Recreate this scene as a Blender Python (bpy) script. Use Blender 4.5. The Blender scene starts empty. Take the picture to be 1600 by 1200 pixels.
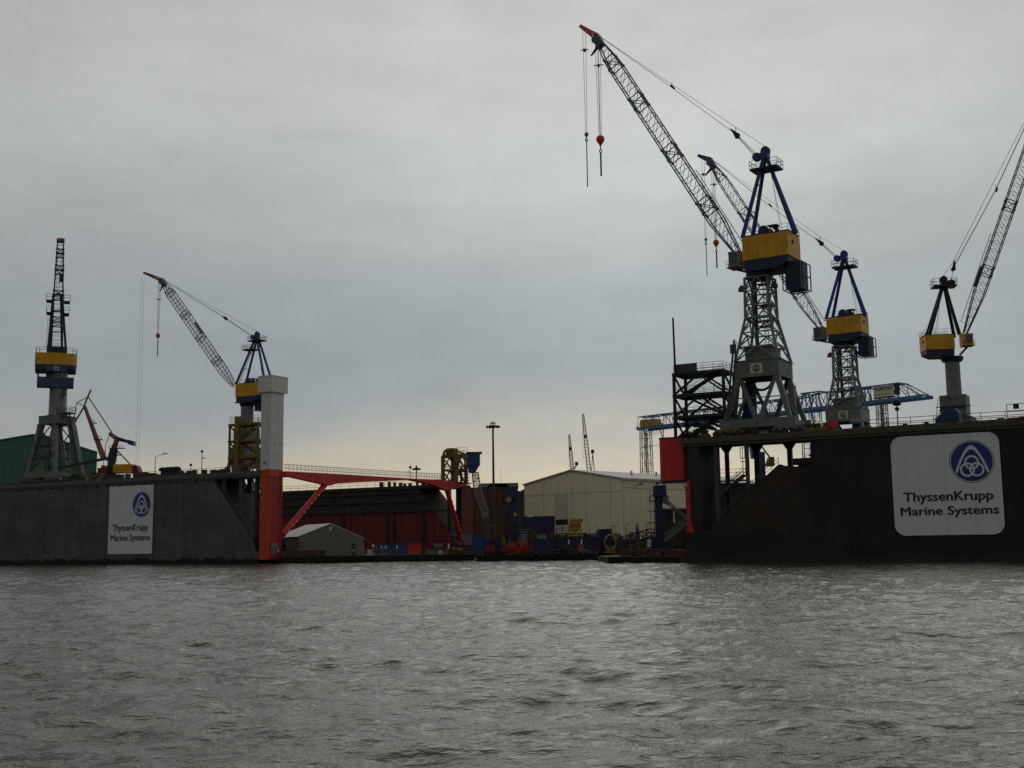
import bpy, math, random
import numpy as np
from mathutils import Vector as V, Matrix
random.seed(7)
S = bpy.context.scene
COL = S.collection
Z = V((0, 0, 1))
# ------------------------------------------------------------------ camera
FPX = 1848.0                       # focal length in pixels of the 1600 px wide photograph
CAM = V((0, 0, 3.0))
TH = math.atan(253 / FPX); RO = 0.0131
_F = V((0, math.cos(TH), math.sin(TH))); _R0 = V((1, 0, 0)); _U0 = V((0, -math.sin(TH), math.cos(TH)))
_R = _R0 * math.cos(RO) - _U0 * math.sin(RO); _U = _U0 * math.cos(RO) + _R0 * math.sin(RO)
cd = bpy.data.cameras.new('camera'); cam = bpy.data.objects.new('camera', cd); COL.objects.link(cam)
m = Matrix((_R, _U, -_F)).transposed().to_4x4(); m.translation = CAM
cam.matrix_world = m
cd.sensor_width = 36; cd.lens = FPX * 36 / 1600; cd.clip_start = 0.5; cd.clip_end = 9000
S.camera = cam

def ray(px, py): return _F + _R * ((px - 800) / FPX) + _U * ((600 - py) / FPX)
def at(px, py, Y):
    d = ray(px, py); return CAM + d * (Y / d.y)
def ground(px, py, z=0.0):
    d = ray(px, py); return CAM + d * ((z - CAM.z) / d.z)

class Frame:
    """a vertical working frame: origin, along direction (a), depth direction (b)"""
    def __init__(s, O, a, b): s.O, s.a, s.b = V(O), V(a).normalized(), V(b).normalized()
    def P(s, u, t, z): return V((s.O.x, s.O.y, 0)) + s.a * u + s.b * t + Z * z
    def uz(s, px, py, t=0.0):
        d = ray(px, py); o = V((s.O.x, s.O.y, 0)) + s.b * t
        k = (o - CAM).dot(s.b) / d.dot(s.b); p = CAM + d * k
        return (p - o).dot(s.a), p.z
    def u(s, px, py, t=0.0): return s.uz(px, py, t)[0]
    def z(s, px, py, t=0.0): return s.uz(px, py, t)[1]
    def at(s, px, py, t=0.0):
        u, z = s.uz(px, py, t); return s.P(u, t, z)

# ------------------------------------------------------------------ materials
MATS = {}
def mat(name, col, rough=.6, metal=0., var=.22, scale=.6, rust=0., rustcol=(.10, .045, .02), streak=0., spec=.5, bump=0.):
    if name in MATS: return MATS[name]
    M = bpy.data.materials.new(name); M.use_nodes = True; MATS[name] = M
    nt = M.node_tree; N = nt.nodes; L = nt.links
    bs = N['Principled BSDF']; bs.inputs['Metallic'].default_value = metal
    bs.inputs['Specular IOR Level'].default_value = spec
    tc = N.new('ShaderNodeTexCoord')
    n1 = N.new('ShaderNodeTexNoise'); n1.inputs['Scale'].default_value = scale; n1.inputs['Detail'].default_value = 8
    n1.inputs['Roughness'].default_value = .65
    L.new(tc.outputs['Object'], n1.inputs['Vector'])
    r1 = N.new('ShaderNodeMapRange'); r1.inputs[1].default_value = .3; r1.inputs[2].default_value = .7
    r1.inputs[3].default_value = 1 - var; r1.inputs[4].default_value = 1 + var
    L.new(n1.outputs['Fac'], r1.inputs[0])
    vm = N.new('ShaderNodeVectorMath'); vm.operation = 'SCALE'; vm.inputs[0].default_value = col[:3]
    L.new(r1.outputs[0], vm.inputs['Scale']); out = vm.outputs[0]
    if streak:
        mp = N.new('ShaderNodeMapping'); mp.inputs['Scale'].default_value = (1, 1, .06); L.new(tc.outputs['Object'], mp.inputs[0])
        n2 = N.new('ShaderNodeTexNoise'); n2.inputs['Scale'].default_value = 1.3; n2.inputs['Detail'].default_value = 6; L.new(mp.outputs[0], n2.inputs['Vector'])
        r2 = N.new('ShaderNodeMapRange'); r2.inputs[1].default_value = .35; r2.inputs[2].default_value = .65
        r2.inputs[3].default_value = 1 - streak; r2.inputs[4].default_value = 1 + streak * .6; L.new(n2.outputs['Fac'], r2.inputs[0])
        v2 = N.new('ShaderNodeVectorMath'); v2.operation = 'SCALE'; L.new(out, v2.inputs[0]); L.new(r2.outputs[0], v2.inputs['Scale']); out = v2.outputs[0]
    if rust:
        n3 = N.new('ShaderNodeTexNoise'); n3.inputs['Scale'].default_value = scale * 2.3; n3.inputs['Detail'].default_value = 9; L.new(tc.outputs['Object'], n3.inputs['Vector'])
        r3 = N.new('ShaderNodeMapRange'); r3.inputs[1].default_value = .68 - rust * .4; r3.inputs[2].default_value = .80 - rust * .35; L.new(n3.outputs['Fac'], r3.inputs[0])
        mx = N.new('ShaderNodeMix'); mx.data_type = 'RGBA'; L.new(r3.outputs[0], mx.inputs[0]); L.new(out, mx.inputs[6]); mx.inputs[7].default_value = (*rustcol, 1); out = mx.outputs[2]
    L.new(out, bs.inputs['Base Color'])
    r4 = N.new('ShaderNodeMapRange'); r4.inputs[3].default_value = rough - .1; r4.inputs[4].default_value = min(1, rough + .12); L.new(n1.outputs['Fac'], r4.inputs[0]); L.new(r4.outputs[0], bs.inputs['Roughness'])
    if bump:
        b = N.new('ShaderNodeBump'); b.inputs['Strength'].default_value = bump; b.inputs['Distance'].default_value = .1; L.new(n1.outputs['Fac'], b.inputs['Height']); L.new(b.outputs[0], bs.inputs['Normal'])
    return M

BLUE = mat('crane_blue_paint', (.024, .05, .24), .5, rust=.05)
BLUE2 = mat('bright_blue_paint', (.02, .05, .17), .5, rust=.10)
PILB = mat('pillar_dark_blue', (.016, .026, .095), .55, rust=.12, streak=.2)
FBLUE = mat('faded_blue_paint', (.045, .075, .17), .6, rust=.08, streak=.15)
JOINT = mat('pale_sheet_joint', (.52, .52, .50), .6)
NAVY = mat('navy_paint', (.014, .022, .075), .55, rust=.06)
BOOMB = mat('boom_blue_grey_paint', (.09, .105, .19), .5)
YEL = mat('crane_yellow_paint', (.72, .36, .010), .5, streak=.14, rust=.03)
YEL2 = mat('stair_yellow_paint', (.20, .115, .012), .6, rust=.25)
ORG = mat('orange_paint', (.78, .07, .02), .5, rust=.08)
GREY = mat('grey_steel', (.16, .178, .16), .6, rust=.18, streak=.15)
LGREY = mat('light_grey_steel', (.205, .22, .205), .6, rust=.14, streak=.12)
DGREY = mat('dark_grey_steel', (.06, .062, .06), .6, rust=.12)
BLACK = mat('black_steel', (.012, .012, .012), .6, rust=.10)
ROPE = mat('wire_rope', (.06, .06, .058), .6)
RED = mat('red_paint', (.58, .018, .012), .5, streak=.22, rust=.10, rustcol=(.16, .03, .02))
ORED = mat('orange_red_paint', (.60, .055, .010), .5, streak=.25, rust=.12, rustcol=(.25, .05, .02))
DRED = mat('dark_red_antifouling', (.17, .018, .017), .75, streak=.35, rust=.2, rustcol=(.05, .018, .014))
WHITE = mat('white_cladding', (.70, .70, .67), .55, var=.05, streak=.06)
WHITE2 = mat('white_board', (.72, .74, .76), .5, var=.04, streak=.04)
RUST = mat('rusty_steel', (.085, .045, .026), .85, var=.4, streak=.4)
BEIGE = mat('beige_cladding', (.84, .745, .53), .7, var=.04, scale=.15, streak=.06)
ROOFG = mat('grey_roof_sheet', (.50, .48, .43), .6, var=.08, streak=.06)
GREEN = mat('green_cladding', (.065, .185, .15), .7, var=.12, streak=.15)
GREENL = mat('pale_green_roof', (.11, .20, .17), .7)
LBLUE = mat('gantry_blue_paint', (.06, .17, .36), .6, rust=.06)
TENT = mat('grey_green_tarpaulin', (.19, .19, .155), .8, var=.08)
TENTR = mat('white_tarpaulin', (.66, .67, .66), .7, var=.06)
STRAP = mat('yellow_strap', (.52, .36, .06), .7)
CONC = mat('quay_concrete', (.16, .15, .135), .9, var=.3, scale=.4, bump=.3)
RUB = mat('black_rubber', (.015, .015, .015), .85)
GLASS = mat('dark_cabin_glass', (.03, .035, .04), .12, spec=.9)
PINK = mat('faded_red_paint', (.30, .12, .095), .6, rust=.15)
TEAL = mat('teal_cover', (.05, .15, .17), .7)
BTARP = mat('blue_tarpaulin', (.02, .045, .16), .65, bump=.5)
NAVYT = mat('sign_navy', (.014, .028, .20), .5, var=.04)
INK = mat('sign_black_lettering', (.012, .013, .02), .5, var=.05)
CREAM = mat('cream_board', (.62, .58, .46), .6, var=.08)
DYEL = mat('machine_yellow_paint', (.42, .29, .015), .55, rust=.2)

def wall_mat(name, col, algae_h, algae_col, rustbox=None):
    """weathered dock plating: weld seams, streaks, an uneven weed line at the water, one old rusty area"""
    M = bpy.data.materials.new(name); M.use_nodes = True; nt = M.node_tree; N = nt.nodes; L = nt.links
    bs = N['Principled BSDF']; bs.inputs['Roughness'].default_value = .68; bs.inputs['Specular IOR Level'].default_value = .3
    tc = N.new('ShaderNodeTexCoord'); ob = tc.outputs['Object']
    def math_(op, a, b=None, clamp=False):
        n = N.new('ShaderNodeMath'); n.operation = op; n.use_clamp = clamp
        for i, x in enumerate((a, b)):
            if x is None: continue
            if isinstance(x, (int, float)): n.inputs[i].default_value = x
            else: L.new(x, n.inputs[i])
        return n.outputs[0]
    def rng(x, a, b, c, d):
        n = N.new('ShaderNodeMapRange'); L.new(x, n.inputs[0])
        for i, v in zip((1, 2, 3, 4), (a, b, c, d)): n.inputs[i].default_value = v
        return n.outputs[0]
    def noise(vec, sc, det=7, ro=.6):
        n = N.new('ShaderNodeTexNoise'); n.inputs['Scale'].default_value = sc; n.inputs['Detail'].default_value = det; n.inputs['Roughness'].default_value = ro; L.new(vec, n.inputs['Vector']); return n.outputs['Fac']
    dt = N.new('ShaderNodeVectorMath'); dt.operation = 'DOT_PRODUCT'; dt.inputs[1].default_value = (.866, -.5, 0); L.new(ob, dt.inputs[0]); s = dt.outputs['Value']
    sp = N.new('ShaderNodeSeparateXYZ'); L.new(ob, sp.inputs[0]); z = sp.outputs['Z']
    cb = N.new('ShaderNodeCombineXYZ'); L.new(s, cb.inputs[0]); L.new(z, cb.inputs[2]); sv = cb.outputs[0]
    mp = N.new('ShaderNodeMapping'); mp.inputs['Scale'].default_value = (1, 1, .05); L.new(sv, mp.inputs[0])
    patch = rng(noise(sv, .12), .3, .7, .72, 1.3); st = rng(noise(mp.outputs[0], 1.1), .3, .7, .75, 1.25)
    fine = rng(noise(sv, 1.6, 9, .7), .3, .7, .85, 1.15)
    # repainted rectangles of plating
    bx = N.new('ShaderNodeTexBrick'); bx.inputs['Scale'].default_value = 1; bx.inputs['Brick Width'].default_value = 6.2; bx.inputs['Row Height'].default_value = 2.6
    bx.inputs['Mortar Size'].default_value = .035; bx.inputs['Color1'].default_value = (.86, .86, .86, 1); bx.inputs['Color2'].default_value = (1.12, 1.12, 1.12, 1); bx.inputs['Mortar'].default_value = (.72, .72, .72, 1)
    cx = N.new('ShaderNodeCombineXYZ'); L.new(s, cx.inputs[0]); L.new(z, cx.inputs[1]); L.new(cx.outputs[0], bx.inputs['Vector'])
    k = math_('MULTIPLY', math_('MULTIPLY', patch, st), fine)
    v1 = N.new('ShaderNodeVectorMath'); v1.operation = 'SCALE'; v1.inputs[0].default_value = col; L.new(k, v1.inputs['Scale'])
    v2 = N.new('ShaderNodeVectorMath'); v2.operation = 'MULTIPLY'; L.new(v1.outputs[0], v2.inputs[0]); L.new(bx.outputs['Color'], v2.inputs[1]); out = v2.outputs[0]
    def mix(f, a, c):
        mx = N.new('ShaderNodeMix'); mx.data_type = 'RGBA'; L.new(f, mx.inputs[0]); L.new(a, mx.inputs[6]); mx.inputs[7].default_value = (*c, 1); return mx.outputs[2]
    rn = rng(noise(sv, .9, 9, .7), .55, .75, 0, .55); out = mix(rn, out, (.05, .035, .025))
    m3 = N.new('ShaderNodeMapping'); m3.inputs['Scale'].default_value = (1, 1, .035); L.new(sv, m3.inputs[0])
    rr = math_('MULTIPLY', rng(noise(m3.outputs[0], .75, 9, .75), .60, .70, 0, .6), rng(noise(sv, .2, 3), .4, .6, 0, 1)); out = mix(rr, out, (.07, .04, .024))
    if rustbox:
        s0, s1, z0, z1 = rustbox
        wob = rng(noise(sv, .35, 6), 0, 1, -2.2, 2.2)
        f = math_('MULTIPLY', rng(math_('ADD', s, wob), s0, s0 + 1.5, 0, 1), rng(math_('ADD', s, wob), s1 - .3, s1, 1, 0))
        f = math_('MULTIPLY', f, math_('MULTIPLY', rng(math_('ADD', z, wob), z0, z0 + 1, 0, 1), rng(z, z1 - 2, z1, 1, 0)))
        f = math_('MULTIPLY', f, rng(noise(sv, .7, 9, .75), .36, .62, .1, 1)); out = mix(f, out, (.048, .031, .020))
    al = math_('ADD', z, rng(noise(sv, .45, 8, .7), .25, .75, algae_h * .7, -algae_h * .9))
    out = mix(rng(al, algae_h - .15, algae_h + .25, 1, 0), out, algae_col)
    L.new(out, bs.inputs['Base Color'])
    bp = N.new('ShaderNodeBump'); bp.inputs['Strength'].default_value = .35; bp.inputs['Distance'].default_value = .25; L.new(noise(sv, .5, 4), bp.inputs['Height']); L.new(bp.outputs[0], bs.inputs['Normal'])
    return M

# ------------------------------------------------------------------ mesh builder
class MB:
    def __init__(s): s.v = []; s.f = []; s.sm = []; s.st = []
    def add(s, vs, fs, smooth=False):
        o = len(s.v); s.st.append(o); s.v += [V(x) for x in vs]; s.f += [tuple(i + o for i in f) for f in fs]; s.sm += [smooth] * len(fs); return s
    def obox(s, o, ex, ey, ez):
        o, ex, ey, ez = V(o), V(ex), V(ey), V(ez)
        vs = [o, o + ex, o + ex + ey, o + ey, o + ez, o + ex + ez, o + ex + ey + ez, o + ey + ez]
        fs = [(0, 3, 2, 1), (4, 5, 6, 7), (0, 1, 5, 4), (1, 2, 6, 5), (2, 3, 7, 6), (3, 0, 4, 7)]
        if ex.cross(ey).dot(ez) < 0: fs = [f[::-1] for f in fs]
        return s.add(vs, fs)
    def fbox(s, F, u0, u1, t0, t1, z0, z1):
        return s.obox(F.P(u0, t0, z0), F.a * (u1 - u0), F.b * (t1 - t0), Z * (z1 - z0))
    def bar(s, p, q, w, h=None, up=Z):
        p, q = V(p), V(q); h = h or w; d = q - p
        if d.length < 1e-5: return s
        d.normalize(); x = d.cross(up)
        if x.length < 1e-3: x = d.cross(V((1, 0, 0)))
        x.normalize(); y = x.cross(d)
        return s.obox(p - x * w / 2 - y * h / 2, x * w, y * h, q - p)
    def tube(s, p, q, r, r2=None, n=6, cap=True):
        p, q = V(p), V(q); r2 = r if r2 is None else r2; d = q - p
        if d.length < 1e-5: return s
        d.normalize(); x = d.orthogonal().normalized(); y = d.cross(x)
        cs = [(math.cos(6.28318 * i / n), math.sin(6.28318 * i / n)) for i in range(n)]
        vs = [p + (x * c + y * k) * r for c, k in cs] + [q + (x * c + y * k) * r2 for c, k in cs]
        s.add(vs, [(i, (i + 1) % n, n + (i + 1) % n, n + i) for i in range(n)], n > 6)
        if cap: s.add(vs, [tuple(range(n))[::-1], tuple(range(n, 2 * n))])
        return s
    def path(s, pts, r, n=5):
        for p, q in zip(pts, pts[1:]): s.tube(p, q, r, n=n, cap=False)
        return s
    def prism(s, poly, vec):
        n = len(poly); poly = [V(p) for p in poly]; vec = V(vec)
        nr = V((0, 0, 0))
        for i in range(n): nr += (poly[i] - poly[0]).cross(poly[(i + 1) % n] - poly[0])
        fs = [tuple(range(n))[::-1], tuple(range(n, 2 * n))] + [(i, (i + 1) % n, n + (i + 1) % n, n + i) for i in range(n)]
        if nr.dot(vec) < 0: fs = [f[::-1] for f in fs]
        return s.add(poly + [p + vec for p in poly], fs)
    def lathe(s, o, ax, prof, n=14):
        """prof: (distance along ax, radius)"""
        o, ax = V(o), V(ax).normalized(); x = ax.orthogonal().normalized(); y = ax.cross(x); vs = []
        for h, r in prof: vs += [o + ax * h + (x * math.cos(6.28318 * i / n) + y * math.sin(6.28318 * i / n)) * r for i in range(n)]
        fs = [(k * n + i, k * n + (i + 1) % n, (k + 1) * n + (i + 1) % n, (k + 1) * n + i) for k in range(len(prof) - 1) for i in range(n)]
        s.add(vs, fs, True)
        m = len(prof); return s.add(vs, [tuple(range(n))[::-1], tuple(range((m - 1) * n, m * n))])
    def ring(s, o, x, y, R, r, n=20, k=6):
        o = V(o); nz = x.cross(y); vs = []; fs = []
        for i in range(n):
            d = x * math.cos(6.28318 * i / n) + y * math.sin(6.28318 * i / n)
            vs += [o + d * (R + r * math.cos(6.28318 * j / k)) + nz * (r * math.sin(6.28318 * j / k)) for j in range(k)]
        for i in range(n):
            for j in range(k): fs.append((i * k + j, ((i + 1) % n) * k + j, ((i + 1) % n) * k + (j + 1) % k, i * k + (j + 1) % k))
        return s.add(vs, fs, True)
    def rail(s, pts, h=1.1, step=2.0, rails=2, r=.04):
        for p, q in zip(pts, pts[1:]):
            p, q = V(p), V(q); n = max(1, int(round((q - p).length / step)))
            for i in range(n + 1):
                o = p + (q - p) * (i / n); s.bar(o, o + Z * h, r * 1.5)
            for j in range(rails): s.tube(p + Z * h * (j + 1) / rails, q + Z * h * (j + 1) / rails, r, n=5)
        return s
    def lattice(s, secs, rc, rd, rv=None, close=True, xb=False):
        """secs: list of 4-corner quads; chords, a zigzag on each face, frames"""
        rv = rv or rd
        for i, (A, B) in enumerate(zip(secs, secs[1:])):
            for k in range(4): s.tube(A[k], B[k], rc, n=5, cap=False)
            for k in range(4):
                j = (k + 1) % 4
                if xb: s.tube(A[k], B[j], rd, n=4, cap=False).tube(A[j], B[k], rd, n=4, cap=False)
                elif (i + (k == 1 or k == 2)) % 2: s.tube(A[k], B[j], rd, n=4, cap=False)
                else: s.tube(A[j], B[k], rd, n=4, cap=False)
                s.tube(B[k], B[j], rv, n=4, cap=False)
        A = secs[0]
        for k in range(4): s.tube(A[k], A[(k + 1) % 4], rv, n=4, cap=False)
        return s
    def build(s, name, material, parent=None, label=None):
        me = bpy.data.meshes.new(name); o = bpy.data.objects.new(name, me); COL.objects.link(o)
        if parent is None:
            mn = [min(p[i] for p in s.v) for i in range(3)]; mx = [max(p[i] for p in s.v) for i in range(3)]
            org = V(((mn[0] + mx[0]) / 2, (mn[1] + mx[1]) / 2, mn[2])); o.location = org
        else:
            o.parent = parent; r = parent
            while r.parent: r = r.parent
            org = r.location.copy()
        me.from_pydata([p - org for p in s.v], [], s.f); me.polygons.foreach_set('use_smooth', s.sm)
        me.materials.append(material); me.update()
        if label: o['label'] = label
        return o

def each(mb, name, mt, parent):
    """one part per piece that was added"""
    st = mb.st + [len(mb.v)]; fi = 0; r = []
    for a, b in zip(st, st[1:]):
        q = MB(); n = sum(1 for f in mb.f if a <= f[0] < b); q.add(mb.v[a:b], [tuple(i - a for i in f) for f in mb.f if a <= f[0] < b]); r.append(q.build(name, mt, parent))
    return r
def clutter(mb, name, mt, label, cat, group):
    st = mb.st + [len(mb.v)]
    for a, b in zip(st, st[1:]):
        q = MB(); q.add(mb.v[a:b], [tuple(i - a for i in f) for f in mb.f if a <= f[0] < b]); tag(q.build(name, mt), label, cat, group)
def tag(o, label, cat, group=None):
    o['label'] = label; o['category'] = cat
    if group: o['group'] = group
    return o
def thing(name, label, cat, loc, group=None):
    o = bpy.data.objects.new(name, None); COL.objects.link(o); o.location = loc; o.empty_display_size = 1
    return tag(o, label, cat, group)
def structure(o): o['kind'] = 'structure'; return o

def text_mesh(body, bold=.0):
    c = bpy.data.curves.new('lettering', 'FONT'); c.body = body; c.size = 1; c.offset = bold; c.resolution_u = 4
    o = bpy.data.objects.new('lettering', c); COL.objects.link(o)
    dg = bpy.context.evaluated_depsgraph_get(); dg.update(); me = o.evaluated_get(dg).to_mesh()
    vs = [v.co.copy() for v in me.vertices]; fs = [tuple(p.vertices) for p in me.polygons]
    o.evaluated_get(dg).to_mesh_clear(); bpy.data.objects.remove(o); bpy.data.curves.remove(c)
    return vs, fs
def put_text(body, O, x, y, nrm, u0, u1, z0, cap, depth=.02, bold=.0):
    """lay the word between u0..u1 on baseline z0 with capitals cap high"""
    vs, fs = text_mesh(body)
    xs = [v.x for v in vs]; caps = .73; sx = (u1 - u0) / (max(xs) - min(xs)); mb = MB()
    for i, (dx, dy) in enumerate(((0, 0), (.028, 0), (-.028, 0), (0, .022), (0, -.022)) if bold else ((0, 0),)):
        mb.add([O + x * (u0 + (v.x + dx - min(xs)) * sx) + y * (z0 + (v.y + dy) * cap / caps) + nrm * (depth + i * .002) for v in vs], fs)
    return mb

# ------------------------------------------------------------------ docks: frames
A = V((.866, -.5, 0)).normalized(); B = V((.5, .866, 0)).normalized()
RD = Frame(ground(1074, 879.5), A, B)
LD = Frame(ground(404, 881), A, B)
HR = sum(RD.z(x, y) for x, y in ((1150, 681.5), (1300, 671), (1500, 658))) / 3
HL = sum(LD.z(x, y) for x, y in ((340, 738.5), (200, 746), (40, 757))) / 3
print('deck heights', HR, HL, RD.O, LD.O)

# ------------------------------------------------------------------ right dock (near, right)
WT = 9.6                                             # thickness of a dock wing
RW = wall_mat('right_dock_plating', (.021, .022, .021), .6, (.006, .007, .006), (RD.u(1085, 800) - 40, RD.u(1254, 780) - 40, 4.2, 16.5))
LW = wall_mat('left_dock_plating', (.098, .102, .100), 1.0, (.008, .010, .008))
DECKBR = mat('weathered_deck_girder', (.075, .065, .045), .7, rust=.25, streak=.2)
UR = 112.0
def girder(mb, F, u0, u1, t0, t1, H):
    mb.fbox(F, u0, u1, t0, t1, H - .95, H).fbox(F, u0, u1, t0 + .25, t0 + .5, H - 1.35, H - .95)
rd = thing('floating_dock', 'black floating dock with rust brown end wall, nearest on the right side', 'dock', RD.P(40, 30, 0))
mb = MB(); hz = HR - 1.0
pl = [RD.uz(x, y) for x, y in ((1075, 831), (1114, 828), (1165, 773), (1216, 727), (1267, 730))]
u67 = RD.u(1267.5, 700)
poly = [(-.1, -1.5)] + [(-.1, pl[0][1])] + pl[1:] + [(u67, hz), (UR, hz), (UR, -1.5)]
mb.prism([RD.P(u, 0, z) for u, z in poly], B * WT).build('wing_wall', RW, rd)
SLOPE = mat('sloped_end_plating', (.022, .019, .016), .85, var=.4, rust=.2)
mb = MB()
for (ua, za), (ub, zb) in zip(pl, pl[1:4]): mb.prism([RD.P(ua, -.02, za + .01), RD.P(ub, -.02, zb + .01), RD.P(ub, -.02, zb + .09), RD.P(ua, -.02, za + .09)], B * (WT + .04))
mb.build('sloped_end', SLOPE, rd)
mb = MB(); mb.rail([RD.P(u, .2, z + .1) for u, z in pl[1:4]], 1.1, 1.5, 2, .045); mb.build('slope_rail', DGREY, rd); mb = MB()
for i in range(24): f = i / 24; a_, b_ = pl[1], pl[3]; o = RD.P(a_[0] + (b_[0] - a_[0]) * f, 1.2, a_[1] + (b_[1] - a_[1]) * f + .1); mb.obox(o, A * .45, B * 1.4, Z * .5)
mb.build('slope_stair', DGREY, rd)
mb = MB(); girder(mb, RD, -.3, UR, -.45, WT + .4, HR); mb.build('deck_girder', DECKBR, rd)
mb = MB(); mb.fbox(RD, -1.2, UR, -.18, 0.0, -.8, .95); mb.build('bottom_fender', BLACK, rd)
def rpost(px0, px1, t, zb, name='support_post', mt=None, w=None):
    u0, u1 = RD.u(px0, 740, t), RD.u(px1, 740, t); mb = MB()
    mb.fbox(RD, u0, u1, t, t + (w or (u1 - u0)), zb, HR - .95)
    uc = (u0 + u1) / 2
    for sg in (-1, 1):
        e = u1 if sg > 0 else u0
        mb.prism([RD.P(e, t + .1, HR - .95), RD.P(e + sg * .75, t + .1, HR - .95), RD.P(e, t + .1, HR - 2.0)], B * .3)
    mb.build(name, mt or DGREY, rd)
def dz(px):   # height of the sloping wall end under pixel column px
    for (a, c) in zip(((1075, 831), (1114, 828), (1165, 773)), ((1114, 828), (1165, 773), (1216, 727))):
        if a[0] <= px <= c[0]: k = (px - a[0]) / (c[0] - a[0]); return RD.uz(px, a[1] + (c[1] - a[1]) * k)[1]
    return 15
rpost(1076, 1093, .05, RD.z(1080, 831), mt=BLACK, w=WT - .1)
rpost(1116.5, 1121.5, .3, dz(1118) - .3); rpost(1165, 1170, .3, dz(1166) - .3)
rpost(1133, 1138.5, WT - 1, 2.0, mt=BLACK); rpost(1179, 1187, WT - 1.2, 2.0, mt=BLACK); rpost(1231, 1238, WT - 1.2, 8.0, mt=BLACK)
mb = MB(); p = [RD.uz(x, y, -.12) for x, y in ((1073, 751), (1078, 751), (1080, 815), (1085, 832), (1073.5, 832))]
mb.prism([RD.P(u, -.12, z) for u, z in p], B * 4).build('red_edge_strip', RED, rd)
mb = MB()                                            # end stair climbing the sloped wall
sa, sb_ = RD.uz(1040, 846, 6.2), RD.uz(1163, 742, 6.2)
for t in (5.6, 6.8):
    p, q = RD.P(sa[0], t, sa[1]), RD.P(sb_[0], t, sb_[1]); mb.bar(p, q, .14, .34)
    for k in (.55, 1.1): mb.tube(p + Z * k, q + Z * k, .05)
    for i in range(15): o = p + (q - p) * (i / 14); mb.bar(o, o + Z * 1.1, .05)
for i in range(46): o = RD.P(sa[0], 5.6, sa[1]) + (RD.P(sb_[0], 5.6, sb_[1]) - RD.P(sa[0], 5.6, sa[1])) * (i / 45); mb.bar(o, o + B * 1.2, .25, .05)
mb.build('stair', GREY, rd)
mb = MB(); wz = RD.z(1130, 751, 9.0); u0, u1 = RD.u(1092, 750, 9), RD.u(1168, 750, 9)
mb.fbox(RD, u0, u1, 8.4, 9.6, wz - .18, wz).fbox(RD, u0, u1, 8.4, 8.55, wz - .75, wz - .5).rail([RD.P(u0, 8.4, wz), RD.P(u1, 8.4, wz)], 1.8, 1.6, 3, .035)
mb.build('walkway', DGREY, rd)
for px in (1109, 1157):
    mb = MB(); x0, x1 = RD.u(px, 720, 9.2), RD.u(px + 7, 720, 9.2); zt, zm = RD.z(px, 700, 9.2), RD.z(px, 716, 9.2)
    for x in (x0, (x0 + x1) / 2, x1): mb.bar(RD.P(x, 9.2, zm), RD.P(x, 9.2, zt), .09)
    for zz in (zt, zm, zm - .55): mb.bar(RD.P(x0, 9.2, zz), RD.P(x1, 9.2, zz), .12)
    mb.bar(RD.P((x0 + x1) / 2, 9.2, wz), RD.P((x0 + x1) / 2, 9.2, zm), .1); mb.build('gate_frame', BLACK, rd)
mb = MB(); uu = RD.u(1332, 760)
for s_ in (0, .5): mb.bar(RD.P(uu + s_, -.15, 1), RD.P(uu + s_, -.15, HR - 1.4), .07)
for i in range(36): mb.bar(RD.P(uu, -.15, 1.2 + i * .48), RD.P(uu + .5, -.15, 1.2 + i * .48), .05)
mb.build('wall_ladder', RUST, rd)
mb = MB()                                            # far wing
mb.fbox(RD, 1.5, UR, 57, 67, -1, HR - .95); girder(mb, RD, -.3, UR, 56.6, 67.4, HR); mb.build('wing_wall', RW, rd)
mb = MB(); mb.fbox(RD, .3, UR, WT, 57, -1, 1.5); mb.build('dock_floor', RUST, rd)
mb = MB(); zr = HR
mb.rail([RD.P(RD.u(1352, 660), .3, zr), RD.P(UR, .3, zr)], 1.15, 3.2, 2, .045)
mb.rail([RD.P(RD.u(1573, 650), .5, zr), RD.P(UR, .5, zr)], 2.1, 4, 2, .05)
mb.fbox(RD, RD.u(1583, 645), RD.u(1592, 645), .45, .6, zr + 1.4, zr + 2.1)
mb.rail([RD.P(-.2, .3, zr), RD.P(3.6, .3, zr)], 1.1, 1.2, 3, .04)
mb.rail([RD.P(RD.u(1352, 660), 8.8, zr), RD.P(UR, 8.8, zr)], 1.15, 3.2, 2, .045); mb.build('guard_rail', BLACK, rd)
mb = MB()                                            # red lip where the deck edge is repainted
mb.fbox(RD, RD.u(1575, 652), UR, -.47, -.2, HR - .3, HR + .12); mb.build('red_deck_edge', DRED, rd)
mb = MB()
for i in range(26):
    u = 4 + i * 3.3 + random.uniform(-.6, .6); w = random.uniform(.3, 1.1); mb.fbox(RD, u, u + w, .5, .5 + random.uniform(.3, 1), HR, HR + random.uniform(.12, .4))
each(mb, 'deck_fitting', RUST, rd)
mb = MB()
for i in range(30): u = 24 + i * 2.9; mb.fbox(RD, u, u + 1.3, -.47, -.45, HR - .24, HR - .12)
each(mb, 'scupper_plate', LGREY, rd)
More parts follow.
